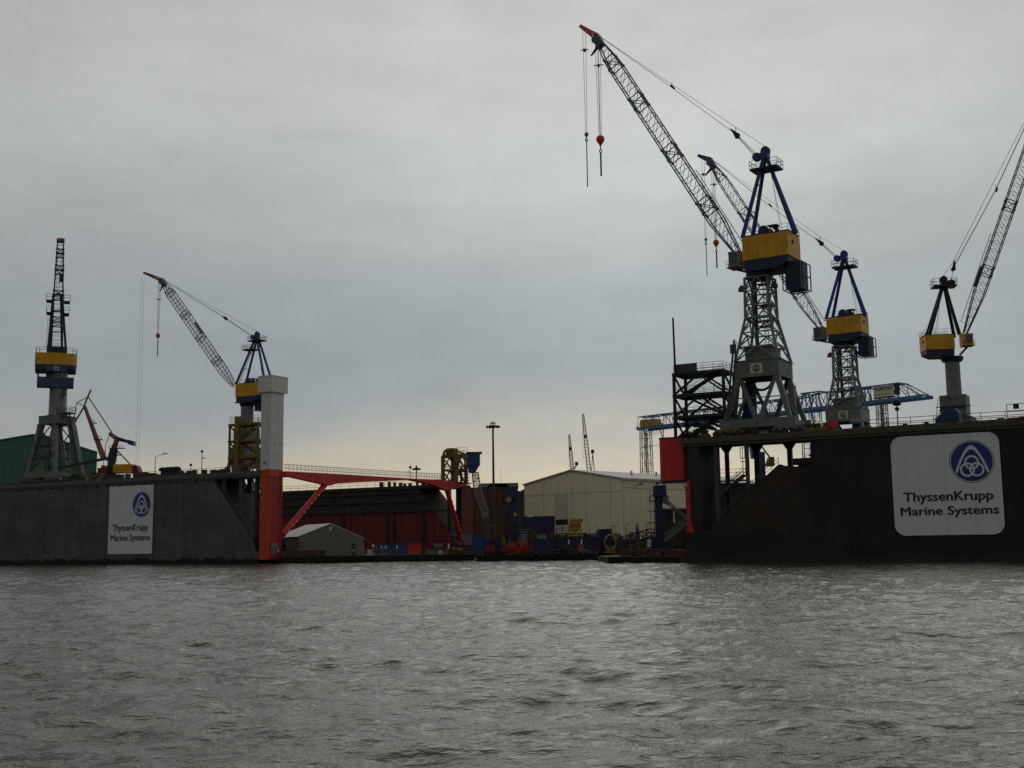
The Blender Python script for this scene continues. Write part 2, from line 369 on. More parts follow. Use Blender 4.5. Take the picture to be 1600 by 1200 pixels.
# the curved red leaf at the end
u0, u1 = RD.u(1031, 715, 1.5), -.35; z0, z1 = RD.z(1045, 751, 1.5), RD.z(1045, 686, 1.5); mb = MB(); r = 1.1
arc = [(u0 + r - r * math.cos(k * math.pi / 12), .6 + r - r * math.sin(k * math.pi / 12)) for k in range(7)]
pl2 = [RD.P(u, t, z0) for u, t in [(u0, 4.0)] + arc + [(u1, .6), (u1, 4.0)]]
g = thing('gate_leaf', 'red curved steel gate leaf folded out from the end of the black dock', 'gate', RD.P(u0, 2, z0))
mb.prism(pl2, Z * (z1 - z0)); mb.build('leaf_shell', RED, g)
mb = MB(); mb.prism([p - Z * .28 for p in [RD.P(u, t, z0) for u, t in [(u0 - .1, 4.05)] + [(x - .08, y - .08) for x, y in arc] + [(u1, .5), (u1, 4.05)]]], Z * .27)
mb.prism([RD.P(u, t, z1 + .004) for u, t in [(u0 - .1, 4.05)] + [(x - .08, y - .08) for x, y in arc] + [(u1, .5), (u1, 4.05)]], Z * .2)
for k in range(9): zz = z0 + (z1 - z0) * (k + .5) / 9; mb.fbox(RD, u0 - .22, u0 - .02, 1.9, 3.6, zz - .06, zz + .06)
mb.build('edge_frame', BLACK, g)

# ------------------------------------------------------------------ left dock
ld = thing('floating_dock', 'grey floating dock with orange and white corner tower, far left', 'dock', LD.P(-40, 40, 0))
UL = -150.0; hz = HL - 1.0
pd = [LD.uz(x, y) for x, y in ((331, 750), (396, 843), (400, 862))]
mb = MB(); mb.prism([LD.P(u, 0, z) for u, z in [(UL, -1.5), (UL, hz), (pd[0][0], hz), pd[1], pd[2], (-.1, pd[2][1]), (-.1, -1.5)]], B * WT).build('wing_wall', LW, ld)
mb = MB(); qq = [(pd[0][0], hz)] + pd[1:] + [(-.1, pd[2][1])]
for (ua, za), (ub, zb) in zip(qq, qq[1:]): mb.prism([LD.P(ua, -.02, za + .01), LD.P(ub, -.02, zb + .01), LD.P(ub + .1, -.02, zb + .09), LD.P(ua + .1, -.02, za + .09)], B * (WT + .04))
mb.build('sloped_end', SLOPE, ld)
mb = MB(); mb.rail([LD.P(pd[0][0] + 1.2, .3, hz - 1.6), LD.P(pd[1][0] + .2, .3, pd[1][1] + .3)], 1.1, 1.5, 2, .045); mb.build('slope_rail', DGREY, ld)
mb = MB(); girder(mb, LD, UL, .2, -.45, WT + .4, HL); mb.build('deck_girder', mat('left_deck_girder', (.095, .098, .10), .65, rust=.15, streak=.15), ld)
mb = MB()
for i in range(38): u = -3 - i * 3.9; mb.fbox(LD, u, u + .35, -.3, -.02, HL - 1.75, HL - 1.36)
each(mb, 'girder_bracket', BLACK, ld)
def lpost(px0, px1, t, zb, mt=DGREY):
    u0, u1 = LD.u(px0, 770, t), LD.u(px1, 770, t); mb = MB(); mb.fbox(LD, u0, u1, t, t + .6, zb, HL - .95); mb.build('support_post', mt, ld)
lpost(347, 351, .3, LD.z(349, 776) - .2); lpost(373.5, 378, .3, LD.z(376, 813) - .2); lpost(398, 402.5, .3, .5, BLACK)
lpost(360, 364, WT - 1, 2, BLACK); lpost(386, 391, WT - 1, 2, BLACK)
mb = MB(); zz = LD.z(375, 789); mb.fbox(LD, LD.u(353, 789), 0, .3, .6, zz - .25, zz + .25); mb.build('cross_beam', DGREY, ld)
mb = MB(); mb.prism([LD.P(-.1, .2, HL - 1), LD.P(LD.u(411, 740), .2, HL - 1), LD.P(-.1, .2, HL - 3.2)], B * .4); mb.build('gusset', BLACK, ld)
T2, T3 = 73.0, 83.5                                  # far wing
FRW = mat('dock_inner_dark', (.038, .034, .032), .8, var=.4, streak=.4, rust=.25)
zs = LD.z(550, 802, T2); d1, d2 = LD.uz(652, 760, T2), LD.uz(716, 852, T2); dm = d1[0] + (d2[0] - d1[0]) * (d1[1] - zs) / (d1[1] - d2[1])
mb = MB(); mb.prism([LD.P(u, T2, z) for u, z in ((UL, zs), (UL, HL - .9), (d1[0], HL - .9), (dm, zs))], B * (T3 - T2)); mb.fbox(LD, UL, -.2, T2 - .4, T3, HL - .9, HL)
for k in (.3, .62, 1.0): zz = HL - (HL - zs) * k; mb.fbox(LD, UL, d1[0] + (dm - d1[0]) * k - .3, T2 - .45, T2 - .003, zz - .12, zz + .12)
mb.build('wing_wall', FRW, ld)
mb = MB(); mb.prism([LD.P(u, T2 + .002, z) for u, z in ((UL, -1), (UL, zs - .003), (dm, zs - .003), (d2[0], d2[1]), (-.2, d2[1]), (-.2, -1))], B * (T3 - T2 - .01)); mb.build('red_lower_wall', DRED, ld)
mb = MB(); qq = [(d1[0], HL - .95), (dm, zs), (d2[0], d2[1]), (-.2, d2[1])]
for (ua, za), (ub, zb) in zip(qq, qq[1:]): mb.prism([LD.P(ua, T2 - .03, za + .01), LD.P(ub, T2 - .03, zb + .01), LD.P(ub + .1, T2 - .03, zb + .09), LD.P(ua + .1, T2 - .03, za + .09)], B * (T3 - T2))
mb.build('sloped_end', mat('sloped_end_grey', (.045, .042, .040), .85, var=.4, rust=.2), ld)
mb = MB()
for px in (535, 604, 614, 660): u = LD.u(px, 820, T2); mb.fbox(LD, u, u + .7, T2 - .2, T2, 1.5, zs - .2)
each(mb, 'wall_stiffener', BLACK, ld)
mb = MB(); mb.fbox(LD, -1.0, -.1, T2 + .1, T2 + .7, 2, HL - .9).fbox(LD, -1.2, -.2, T2 + 4.6, T2 + 5.3, 2, HL - .9); mb.build('support_post', BLACK, ld)
mb = MB(); mb.fbox(LD, -.3, .25, T3 - 5.4, T3, .5, HL - .9); mb.build('red_end_plate', DRED, ld)
mb = MB(); zz = zs; mb.fbox(LD, -9, -.3, T2 + .1, T2 + .5, zz - .2, zz + .2); mb.build('cross_beam', BLACK, ld)
mb = MB(); mb.fbox(LD, UL, 0, WT, T2, -1, 1.4); mb.build('dock_floor', RUST, ld)
mb = MB(); mb.rail([LD.P(UL, .4, HL), LD.P(LD.u(362, 735), .4, HL)], 1.15, 2.6, 3, .04); mb.rail([LD.P(UL, T2 - .2, HL), LD.P(-.2, T2 - .2, HL)], 1.3, 3, 2, .05); mb.build('guard_rail', DGREY, ld)
mb = MB(); random.seed(3)
for i in range(46):
    u = -6 - i * 2.4 + random.uniform(-.7, .7); w = random.uniform(.4, 1.7); h = random.uniform(.3, 1.25); mb.fbox(LD, u, u + w, 1.2, 1.2 + random.uniform(.5, 1.5), HL, HL + h)
for i in range(10): u = LD.u(596 + i * 9 + random.uniform(-2, 2), 753, T2 + 1); w = random.uniform(.3, .9); mb.fbox(LD, u, u + w, T2 + .6, T2 + 1.4, HL, HL + random.uniform(.5, 1.4))
each(mb, 'deck_fitting', RUST, ld)
mb = MB()                                            # dark winch on the near deck and capstans
for px in (255, 262, 268, 276): u = LD.u(px, 735, 2); mb.lathe(LD.P(u, 2, HL), Z, [(0, .9), (.3, .9), (.35, .55), (1.2, .55), (1.3, 1.0), (1.9, .95), (2.1, .5)], 10)
mb.fbox(LD, LD.u(254, 735, 2), LD.u(283, 735, 2), 1.6, 2.8, HL, HL + 1.2); mb.build('mooring_winch', BLACK, ld)

# signs -----------------------------------------------------------
def company_sign(F, px, label, rad, emb, l1, l2):
    """px: left, right, top, bottom read at the board's middle"""
    u0, u1 = F.u(px[0], (px[2] + px[3]) / 2), F.u(px[1], (px[2] + px[3]) / 2); xm = (px[0] + px[1]) / 2
    z1, z0 = F.z(xm, px[2]), F.z(xm, px[3]); n = -F.b; O = F.P(0, 0, 0)
    t = thing('company_sign', label, 'sign', F.P((u0 + u1) / 2, 0, z0))
    pts = []
    if rad:
        for cx, cy, a0 in ((u1 - rad, z1 - rad, 0), (u0 + rad, z1 - rad, 90), (u0 + rad, z0 + rad, 180), (u1 - rad, z0 + rad, 270)):
            pts += [(cx + rad * math.cos(math.radians(a0 + k * 10)), cy + rad * math.sin(math.radians(a0 + k * 10))) for k in range(10)]
    else: pts = [(u0, z0), (u1, z0), (u1, z1), (u0, z1)]
    mb = MB(); mb.prism([F.P(u, -.10, z) for u, z in pts], n * .08); mb.build('board', WHITE2, t)
    mb = MB()
    for k in range(1, 4): u = u0 + (u1 - u0) * k / 4; mb.fbox(F, u - .02, u + .02, -.19, -.181, z0 + .1, z1 - .1)
    each(mb, 'sheet_joint', JOINT, t)
    cu, cz = F.uz(emb[0], emb[1]); R = emb[2]
    def disc(r0, r1, d, cx=0, cy=0, m=48):
        q = MB(); o = O + F.a * (cu + cx) + Z * (cz + cy) + n * d
        cs = [(math.cos(6.283185 * i / m), math.sin(6.283185 * i / m)) for i in range(m)]
        if r0 <= 0: q.add([o + F.a * c * r1 + Z * k * r1 for c, k in cs], [tuple(range(m))])
        else: q.add([o + F.a * c * r0 + Z * k * r0 for c, k in cs] + [o + F.a * c * r1 + Z * k * r1 for c, k in cs], [(i, (i + 1) % m, m + (i + 1) % m, m + i) for i in range(m)])
        return q
    e = disc(0, R * .93, .20).build('emblem', NAVYT, t)
    q = disc(R * .975, R, .20); q.build('emblem_rim', NAVYT, e)
    rings = MB()
    for k, (cx, cy) in enumerate(((0, -.05 * R), (-.205 * R, -.38 * R), (.205 * R, -.38 * R))):
        d = disc(R * .245, R * .335, .215 + k * .004, cx, cy); rings.add(d.v, d.f)
    rings.build('three_rings', WHITE2, e)
    am = MB(); outer = []; inner = []
    for i in range(25):
        x = -1 + i / 12; y = .80 - 1.33 * abs(x) ** 1.75
        outer.append((x * .80, y)); inner.append((x * .70, (.60 - 1.16 * abs(x) ** 1.75)))
    o = O + F.a * cu + Z * cz + n * .235
    am.add([o + F.a * x * R * .95 + Z * y * R * .95 for x, y in outer + inner], [(i, i + 1, 26 + i, 25 + i) for i in range(24)]); am.build('arch', WHITE2, e)
    for body, (xa, xb, yb, yc) in (('ThyssenKrupp', l1), ('Marine Systems', l2)):
        ym = (yb + yc) / 2; ua, ub = F.u(xa, ym), F.u(xb, ym); zb = F.z((xa + xb) / 2, yb); zc = F.z((xa + xb) / 2, yc)
        put_text(body, O, F.a, Z, n, ua, ub, zb, zc - zb, .21, 1).build('lettering', INK, t)
    return t
company_sign(RD, (1395, 1566, 678.5, 836), 'large white sign with rounded corners and round navy emblem on the black dock', 1.55, (1518.5, 721, 3.0), (1412.5, 1552, 782, 767), (1408, 1561, 804, 790))
company_sign(LD, (170.8, 239.5, 759, 865.5), 'narrow square cornered white sign with round emblem on the grey dock', 0, (222.3, 788.3, 2.9), (177, 232.5, 829, 818.8), (174, 235.2, 844.6, 834.6))

# corner tower ------------------------------------------------------
uT = LD.u(421.5, 800); tT = 3.9; zT = LD.z(412, 733.5)
tw = thing('corner_tower', 'tall white clad tower on an orange red shaft at the end of the grey dock', 'tower', LD.P(1.3, 2, 0))
mb = MB(); zb = LD.z(412, 874.5); mb.fbox(LD, .05, uT, 0, tT, zb, zT - .02); mb.fbox(LD, -.12, uT + .14, -.14, tT + .14, zT - 1.5, zT - .9); mb.build('shaft', ORED, tw)
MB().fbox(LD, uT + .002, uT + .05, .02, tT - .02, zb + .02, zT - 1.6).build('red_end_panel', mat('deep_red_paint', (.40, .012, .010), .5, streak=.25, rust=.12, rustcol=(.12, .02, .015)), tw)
mb = MB()
for z_ in np.linspace(zb + 3, zT - 3, 4): mb.fbox(LD, .02, uT + .06, -.03, -.002, z_, z_ + .05)
each(mb, 'plate_joint', RUST, tw)
mb = MB()
for s_ in (3.1, 3.55): mb.bar(LD.P(uT + .2, s_, 2), LD.P(uT + .2, s_, zT - .2), .06)
for i in range(38): mb.bar(LD.P(uT + .2, 3.1, 2.2 + i * .45), LD.P(uT + .2, 3.55, 2.2 + i * .45), .045)
mb.build('ladder', DRED, tw)
zc0, zc1 = LD.z(424, 612), LD.z(424, 587.5)
mb = MB(); mb.fbox(LD, .05, uT, 0, tT, zT, zc0)
for k in (.33, .66):
    z_ = zT + (zc0 - zT) * k
    for t_ in (1.2, 3.4): mb.fbox(LD, uT, uT + .12, t_, t_ + .25, z_, z_ + .25)
wc = mb.build('white_cladding', WHITE, tw); mb = MB()
for z_ in np.linspace(zT, zc0, 6)[1:-1]: mb.fbox(LD, .03, uT + .015, -.015, tT, z_, z_ + .04)
for t_ in (1.3, 2.6): mb.fbox(LD, uT, uT + .015, t_, t_ + .04, zT, zc0)
mb.build('sheet_joint', JOINT, wc)
lp = LD.P(uT * .5, -.2, zT + 1.2); MB().obox(lp - A * .2 - B * .3, A * .4, B * .3, Z * .3).build('lamp', BLACK, tw)
mb = MB(); mb.fbox(LD, -.55, uT + .45, -.5, tT + .75, zc0, zc1).fbox(LD, -.62, uT + .52, -.57, tT + .82, zc1, zc1 + .15); mb.build('tower_head', WHITE, tw)
mb = MB(); p = [LD.uz(x, 855, 0) for x in (424, 435)]; zd0, zd1 = 1.9, 4.2
mb.fbox(LD, uT, uT + .1, .5, 3.0, zd0, zd1); dd = mb.build('door', GREY, tw); mb = MB(); mb.fbox(LD, uT + .1, uT + .2, 2.45, 2.75, zd0 + .5, zd0 + .95); mb.build('door_lamp', WHITE2, dd)

# swing bridge -------------------------------------------------------
BF = Frame(LD.P(1.4, 0, 0), B, A)
def bpoly(pxs, w=1.6, off=0): return [BF.P(u, off - w / 2, z) for u, z in (BF.uz(x, y) for x, y in pxs)]
def half(label, girder_px, strut_px, rail_px):
    t = thing('swing_bridge_half', label, 'bridge', BF.at(*girder_px[0]))
    MB().prism(bpoly(girder_px), A * 1.6).build('girder', RED, t)
    p, q = BF.at(*strut_px[0]), BF.at(*strut_px[1]); st = MB().tube(p, q, .62, n=12).build('strut', RED, t)
    lm = MB()
    for k in range(1, 11): o = p + (q - p) * (k / 11.5) - A * -.6; lm.obox(o - Z * .1, A * .12, B * .35, Z * .25)
    each(lm, 'step_plate', CREAM, st)
    a_, b_ = BF.at(*rail_px[0]), BF.at(*rail_px[1]); MB().rail([a_ + A * .7, b_ + A * .7], 1.55, 1.25, 3, .035).rail([a_ - A * .7, b_ - A * .7], 1.55, 1.25, 2, .035).build('bridge_rail', DGREY, t)
    return t
half('long red bridge half with slanted strut, hinged on the orange and white tower', [(443, 736.5), (520, 740.5), (640, 748), (640, 750), (560, 753.5), (520, 756), (512, 759), (503, 756.5), (443, 743)], [(441, 836), (508, 757)], [(443, 736.5), (640, 748)])
h2 = half('short red bridge half with steep strut, below the right yellow stair tower', [(640.5, 748), (690, 750), (735, 755), (722, 759), (702, 764), (699, 767), (694, 766), (670, 757), (640.5, 750)], [(722, 850), (698, 765)], [(641, 748), (692, 750)])
for px, w, lab in ((641, .3, 'thin signal mast with round lamp standing on the red bridge joint'),):
    p = BF.at(px, 748.5); t = thing('signal_mast', lab, 'mast', p)
    MB().tube(p, p + Z * 3.6, .07).build('pole', BLACK, t); MB().lathe(p + Z * 2.6, Z, [(0, .1), (.1, .35), (.5, .35), (.6, .1)], 8).bar(p + Z * 1.8, p + Z * 1.8 + V((-1, 0, 0)), .1).build('lamp_head', BLACK, t)
p = BF.at(666, 750); t = thing('floodlight_mast', 'short mast with a flat ring of floodlights above the red bridge', 'light mast', p + A * -3)
p = p + A * -3 - Z * 2; MB().tube(p, p + Z * 5.0, .14).build('pole', BLACK, t)
mb = MB()
for k in range(8): d = V((math.cos(k * .785), math.sin(k * .785), 0)); mb.bar(p + Z * 4.9, p + Z * 4.9 + d * 1.1, .12).obox(p + Z * 4.65 + d * .8 - V((.25, .25, 0)), V((.5, 0, 0)), V((0, .5, 0)), Z * .4)
mb.lathe(p + Z * 5, Z, [(0, .6), (.3, .3), (.9, .05)], 8); mb.build('lamp_ring', BLACK, t)

# stair towers -------------------------------------------------------
def stair_tower(name, label, F, u0, u1, t0, t1, z0, levels, mt, pw, railh=1.4, thick=None, panel=None, braces=True):
    t = thing(name, label, 'stair tower', F.P((u0 + u1) / 2, (t0 + t1) / 2, z0)); zt = levels[-1]
    for i, (u, tt) in enumerate(((u0, t0), (u1, t0), (u1, t1), (u0, t1))):
        w = pw; MB().fbox(F, u - w / 2, u + w / 2, tt - w / 2, tt + w / 2, z0, zt).build('post', mt, t)
    if thick: MB().fbox(F, thick - .55, thick + .55, t0 - .6, t0 + .3, z0, zt + 1.5).build('mast_post', mt, t)
    for k, z in enumerate(levels):
        MB().fbox(F, u0 - .25, u1 + .25, t0 - .25, t1 + .25, z - .45, z).build('landing', mt, t)
        MB().rail([F.P(u, tt, z) for u, tt in ((u0, t0), (u1, t0), (u1, t1), (u0, t1), (u0, t0))], railh, 1.8, 3, .035).build('landing_rail', mt, t)
    zz = [z0] + list(levels); mb = MB(); sm = MB()
    for k, (za, zb) in enumerate(zip(zz, zz[1:])):
        uc = (u0 + u1) / 2
        if braces:
            for tt in (t0, t1): mb.bar(F.P(u0, tt, za), F.P(uc, tt, zb - .5), .28).bar(F.P(u1, tt, za), F.P(uc, tt, zb - .5), .28)
        for u in (u0, u1): mb.bar(F.P(u, t0, zb - .4), F.P(u, t1, za), .26)
        e = (u0 + .8, u1 - .8) if k % 2 == 0 else (u1 - .8, u0 + .8)
        for tt in (t0 + 1.4, t0 + 2.4):
            p, q = F.P(e[0], tt, za), F.P(e[1], tt, zb); sm.bar(p, q, .1, .32)
            for j in (.55, 1.1): sm.tube(p + Z * j, q + Z * j, .04, n=4)
        for i in range(1, 14): o = F.P(e[0], t0 + 1.4, za) + (F.P(e[1], t0 + 1.4, zb) - F.P(e[0], t0 + 1.4, za)) * (i / 14); sm.bar(o, o + F.b * 1.0, .28, .05)
    mb.build('brace', mt, t); sm.build('stair_flight', mt, t)
    if panel: MB().fbox(F, panel[0], panel[1], t0 - .33, t0 - .26, zt, zt + 1.35).build('rail_panel', DGREY, t)
    return t
tq = 1.2; zl = [RD.z(1090, y, tq) for y in (648, 614, 580)]
dk = stair_tower('black_stair_tower', 'black open steel stair tower with thin mast, left of the tallest crane', RD, RD.u(1054.5, 640, tq), RD.u(1132, 640, tq), tq, tq + 5, HR, zl, BLACK, .42, 1.3, panel=(RD.u(1055, 575, tq), RD.u(1090, 575, tq)))
p = RD.P(RD.u(1056.5, 570, tq), tq - .5, zl[2] - .5); MB().tube(p, RD.P(RD.u(1055.6, 570, tq), tq - .5, RD.z(1055, 497, tq)), .19, .15, 8).build('mast', BLACK, dk)
mb = MB(); random.seed(11); ua, ub = RD.u(1054.5, 640, tq), RD.u(1132, 640, tq)
for k in range(26):
    u = random.uniform(ua + .3, ua + 6); z_ = HR + random.uniform(.1, 2.4); q = random.uniform(.3, .9); mb.fbox(RD, u, u + q, tq + random.uniform(0, 3), tq + 4, z_, z_ + random.uniform(.15, .6))
for k in range(5): u = ua + 1 + k * 1.5; mb.path([RD.P(u + j * .25, tq + .5, zl[0] - .6 - 1.4 * math.sin(j * .63)) for j in range(6)], .06)
mb.build('stored_gear', BLACK, dk)
mb = MB(); mb.bar(RD.P(ua, tq, HR - .1), RD.P(0.5, tq + .2, HR - .1), .5); mb.bar(RD.P(ua, tq + 5, HR - .1), RD.P(.5, tq + 5, HR - .1), .5); mb.build('bracket_beam', BLACK, dk)
tq = 2.6; ly = stair_tower('yellow_stair_tower', 'dull yellow stair tower with thick post beside the white clad tower', LD, LD.u(358.5, 700, tq), LD.u(402.5, 700, tq), tq, tq + 4.5, HL, [LD.z(380, y, tq) for y in (713, 687, 661)], YEL2, .36, 1.5, thick=LD.u(372, 700, tq), braces=False)
tq = T2 + 1; ua, ub = LD.u(692, 730, tq), LD.u(729, 730, tq)
ry = stair_tower('yellow_stair_tower', 'yellow braced tower with boxed cap, rising behind the red bridge', LD, ua, LD.u(713, 730, tq), tq, tq + 4.8, HL, [LD.z(705, y, tq) for y in (733, 712)], YEL2, .75, 1.2)
mb = MB(); z0 = LD.z(705, 712, tq); z1 = LD.z(705, 700, tq); x0, x1 = LD.u(696, 705, tq), LD.u(707.5, 705, tq); mb.fbox(LD, x0, x1, tq + .2, tq + 2.6, z0, z1)
mb.bar(LD.P(ua, tq, z0), LD.P(x0, tq, z1 - .4), .45).bar(LD.P(LD.u(729, 712, tq), tq, z0), LD.P(x1, tq, z1 - .4), .45).bar(LD.P(ua, tq, z0), LD.P(LD.u(729, 712, tq), tq, z0), .5, .7)
mb.bar(LD.P(LD.u(721, 712, tq), tq, z0), LD.P(LD.u(714, 733, tq), tq, LD.z(714, 733, tq)), .35).bar(LD.P(LD.u(722, 712, tq), tq, z0), LD.P(LD.u(730, 728, tq), tq, LD.z(730, 728, tq)), .35); mb.rail([LD.P(LD.u(713, 712, tq), tq, z0 + .4), LD.P(LD.u(731, 712, tq), tq, z0 + .4)], 1.6, 1.2, 2, .04)
mb.build('cap_frame', YEL2, ry)
mb = MB(); u = LD.u(722, 745, tq)
for du in (-.6, .7): mb.fbox(LD, u + du, u + du + .4, tq, tq + .4, HL, LD.z(722, 729, tq))
for k in range(7): z_ = HL + k * .75; mb.fbox(LD, u - .9, u + 1.6, tq, tq + 1, z_, z_ + .15)
mb.build('ladder_frame', BLACK, ry)

# ------------------------------------------------------------------ cranes
def lattice_boom(p0, p1, lat, hw, hh, n, rc, rd, t0=.14, t1=.12, e0=.3, e1=.3, heavy=(), rv=None):
    ax = (p1 - p0); up = lat.cross(ax).normalized()
    if up.z < 0: up = -up
    secs = []
    for i in range(n + 1):
        k = i / n; f = min(1, e0 + (1 - e0) * k / t0, e1 + (1 - e1) * (1 - k) / t1); fw = min(1, .55 + .45 * k / t0, .5 + .5 * (1 - k) / t1); c = p0 + ax * k
        secs.append([c + lat * hw * fw * sx + up * hh * f * sy for sx, sy in ((-1, -1), (1, -1), (1, 1), (-1, 1))])
    mb = MB()
    for i, (a_, b_) in enumerate(zip(secs, secs[1:])):
        for k in range(4): mb.tube(a_[k], b_[k], rc, n=5, cap=False)
        for p, q in ((0, 3), (1, 2)): mb.tube(b_[p], b_[q], rd, n=4, cap=False).tube(a_[p], b_[q], rd, n=4, cap=False)
        for p, q in ((0, 1), (3, 2)):
            mb.tube(b_[p], b_[q], rd * .6, n=4, cap=False)
    for h in heavy:
        i = int(h * n); a_, b_ = secs[i], secs[min(n, i + 1)]
        for q in (a_, b_):
            for k in range(4): mb.tube(q[k], q[(k + 1) % 4], rc * .9, n=4)
        for k in range(4): mb.tube(a_[k], b_[(k + 1) % 4], rd * 1.3, n=4).tube(b_[k], a_[(k + 1) % 4], rd * 1.3, n=4)
        for q in (a_, b_):
            for k in range(4): d = ax.normalized() * rc * 1.6; mb.tube(q[k] - d, q[k] + d, rc * 1.7, n=6)
    return mb, up

def platform(o, hv, lv, ru, rv, t, name='head_platform', mt=BLACK):
    F = Frame(o, hv, lv); z = o.z
    MB().fbox(F, -ru, ru, -rv, rv, z - .3, z).rail([F.P(x, y, z) for x, y in ((-ru, -rv), (ru, -rv), (ru, rv), (-ru, rv), (-ru, -rv))], 1.25, 1.2, 2, .045).build(name, mt, t)

def lattice_tower(t, DF, c, z0, zm, z1, wb, wm, wt, mt, k=1.0, cabin=None):
    """square lattice trunk, flared below zm, standing on the portal (plan aligned with the dock)"""
    def sec(z):
        if z < zm: q = (z - z0) / (zm - z0); w = wb + (wm - wb) * q
        else: q = (z - zm) / (z1 - zm); w = wm + (wt - wm) * q
        return [DF.P(c[0] + sx * w, c[1] + sy * w, z) for sx, sy in ((-1, -1), (1, -1), (1, 1), (-1, 1))]
    nb = 3; zl = [z0 + (zm - z0) * i / nb for i in range(nb + 1)] + [zm + (z1 - zm) * i / 3 for i in range(1, 4)]
    secs = [sec(z) for z in zl]; mb = MB()
    for a_, b_ in zip(secs, secs[1:]):
        for i in range(4):
            j = (i + 1) % 4; mb.bar(a_[i], b_[i], .34 * k); mb.bar(b_[i], b_[j], .2 * k); mid = (b_[i] + b_[j]) / 2
            mb.bar(a_[i], mid, .2 * k); mb.bar(a_[j], mid, .2 * k); 
    mb.build('lattice_trunk', mt, t)
    q = sec(zm); MB().path([q[0], q[1], q[2], q[3], q[0]], .25 * k, 6).build('trunk_flange', mt, t)
    lm = MB(); o = DF.P(c[0] + .9 * k, c[1] - .5 * k, z0)
    for s_ in (-.28, .28): lm.bar(o + DF.a * s_, o + DF.a * s_ + Z * (z1 - z0), .09)
    for i in range(int((z1 - z0) / .45)): lm.bar(o - DF.a * .28 + Z * i * .45, o + DF.a * .28 + Z * i * .45, .06)
    for i in range(4): z_ = z0 + (z1 - z0) * (i + .7) / 4; lm.fbox(Frame(o, DF.a, DF.b), -1.2 * k, .9 * k, -.6, 1.2, z_ - .1, z_)
    lm.build('ladder', DGREY, t)
    MB().tube(DF.P(c[0] - 1 * k, c[1] + .4, z0), DF.P(c[0] - 1 * k, c[1] + .4, z1), .32 * k, n=8).build('cable_duct', DGREY, t)
    if cabin: MB().fbox(DF, c[0] - 2.2 * k, c[0] + 2.2 * k, c[1] - 2.3 * k, c[1] + 2.2 * k, z0, z0 + cabin).fbox(DF, c[0] - 2.35 * k, c[0] + 2.35 * k, c[1] - 2.45 * k, c[1] + 2.35 * k, z0 + cabin, z0 + cabin + .15).build('switch_cabin', GREY, t)

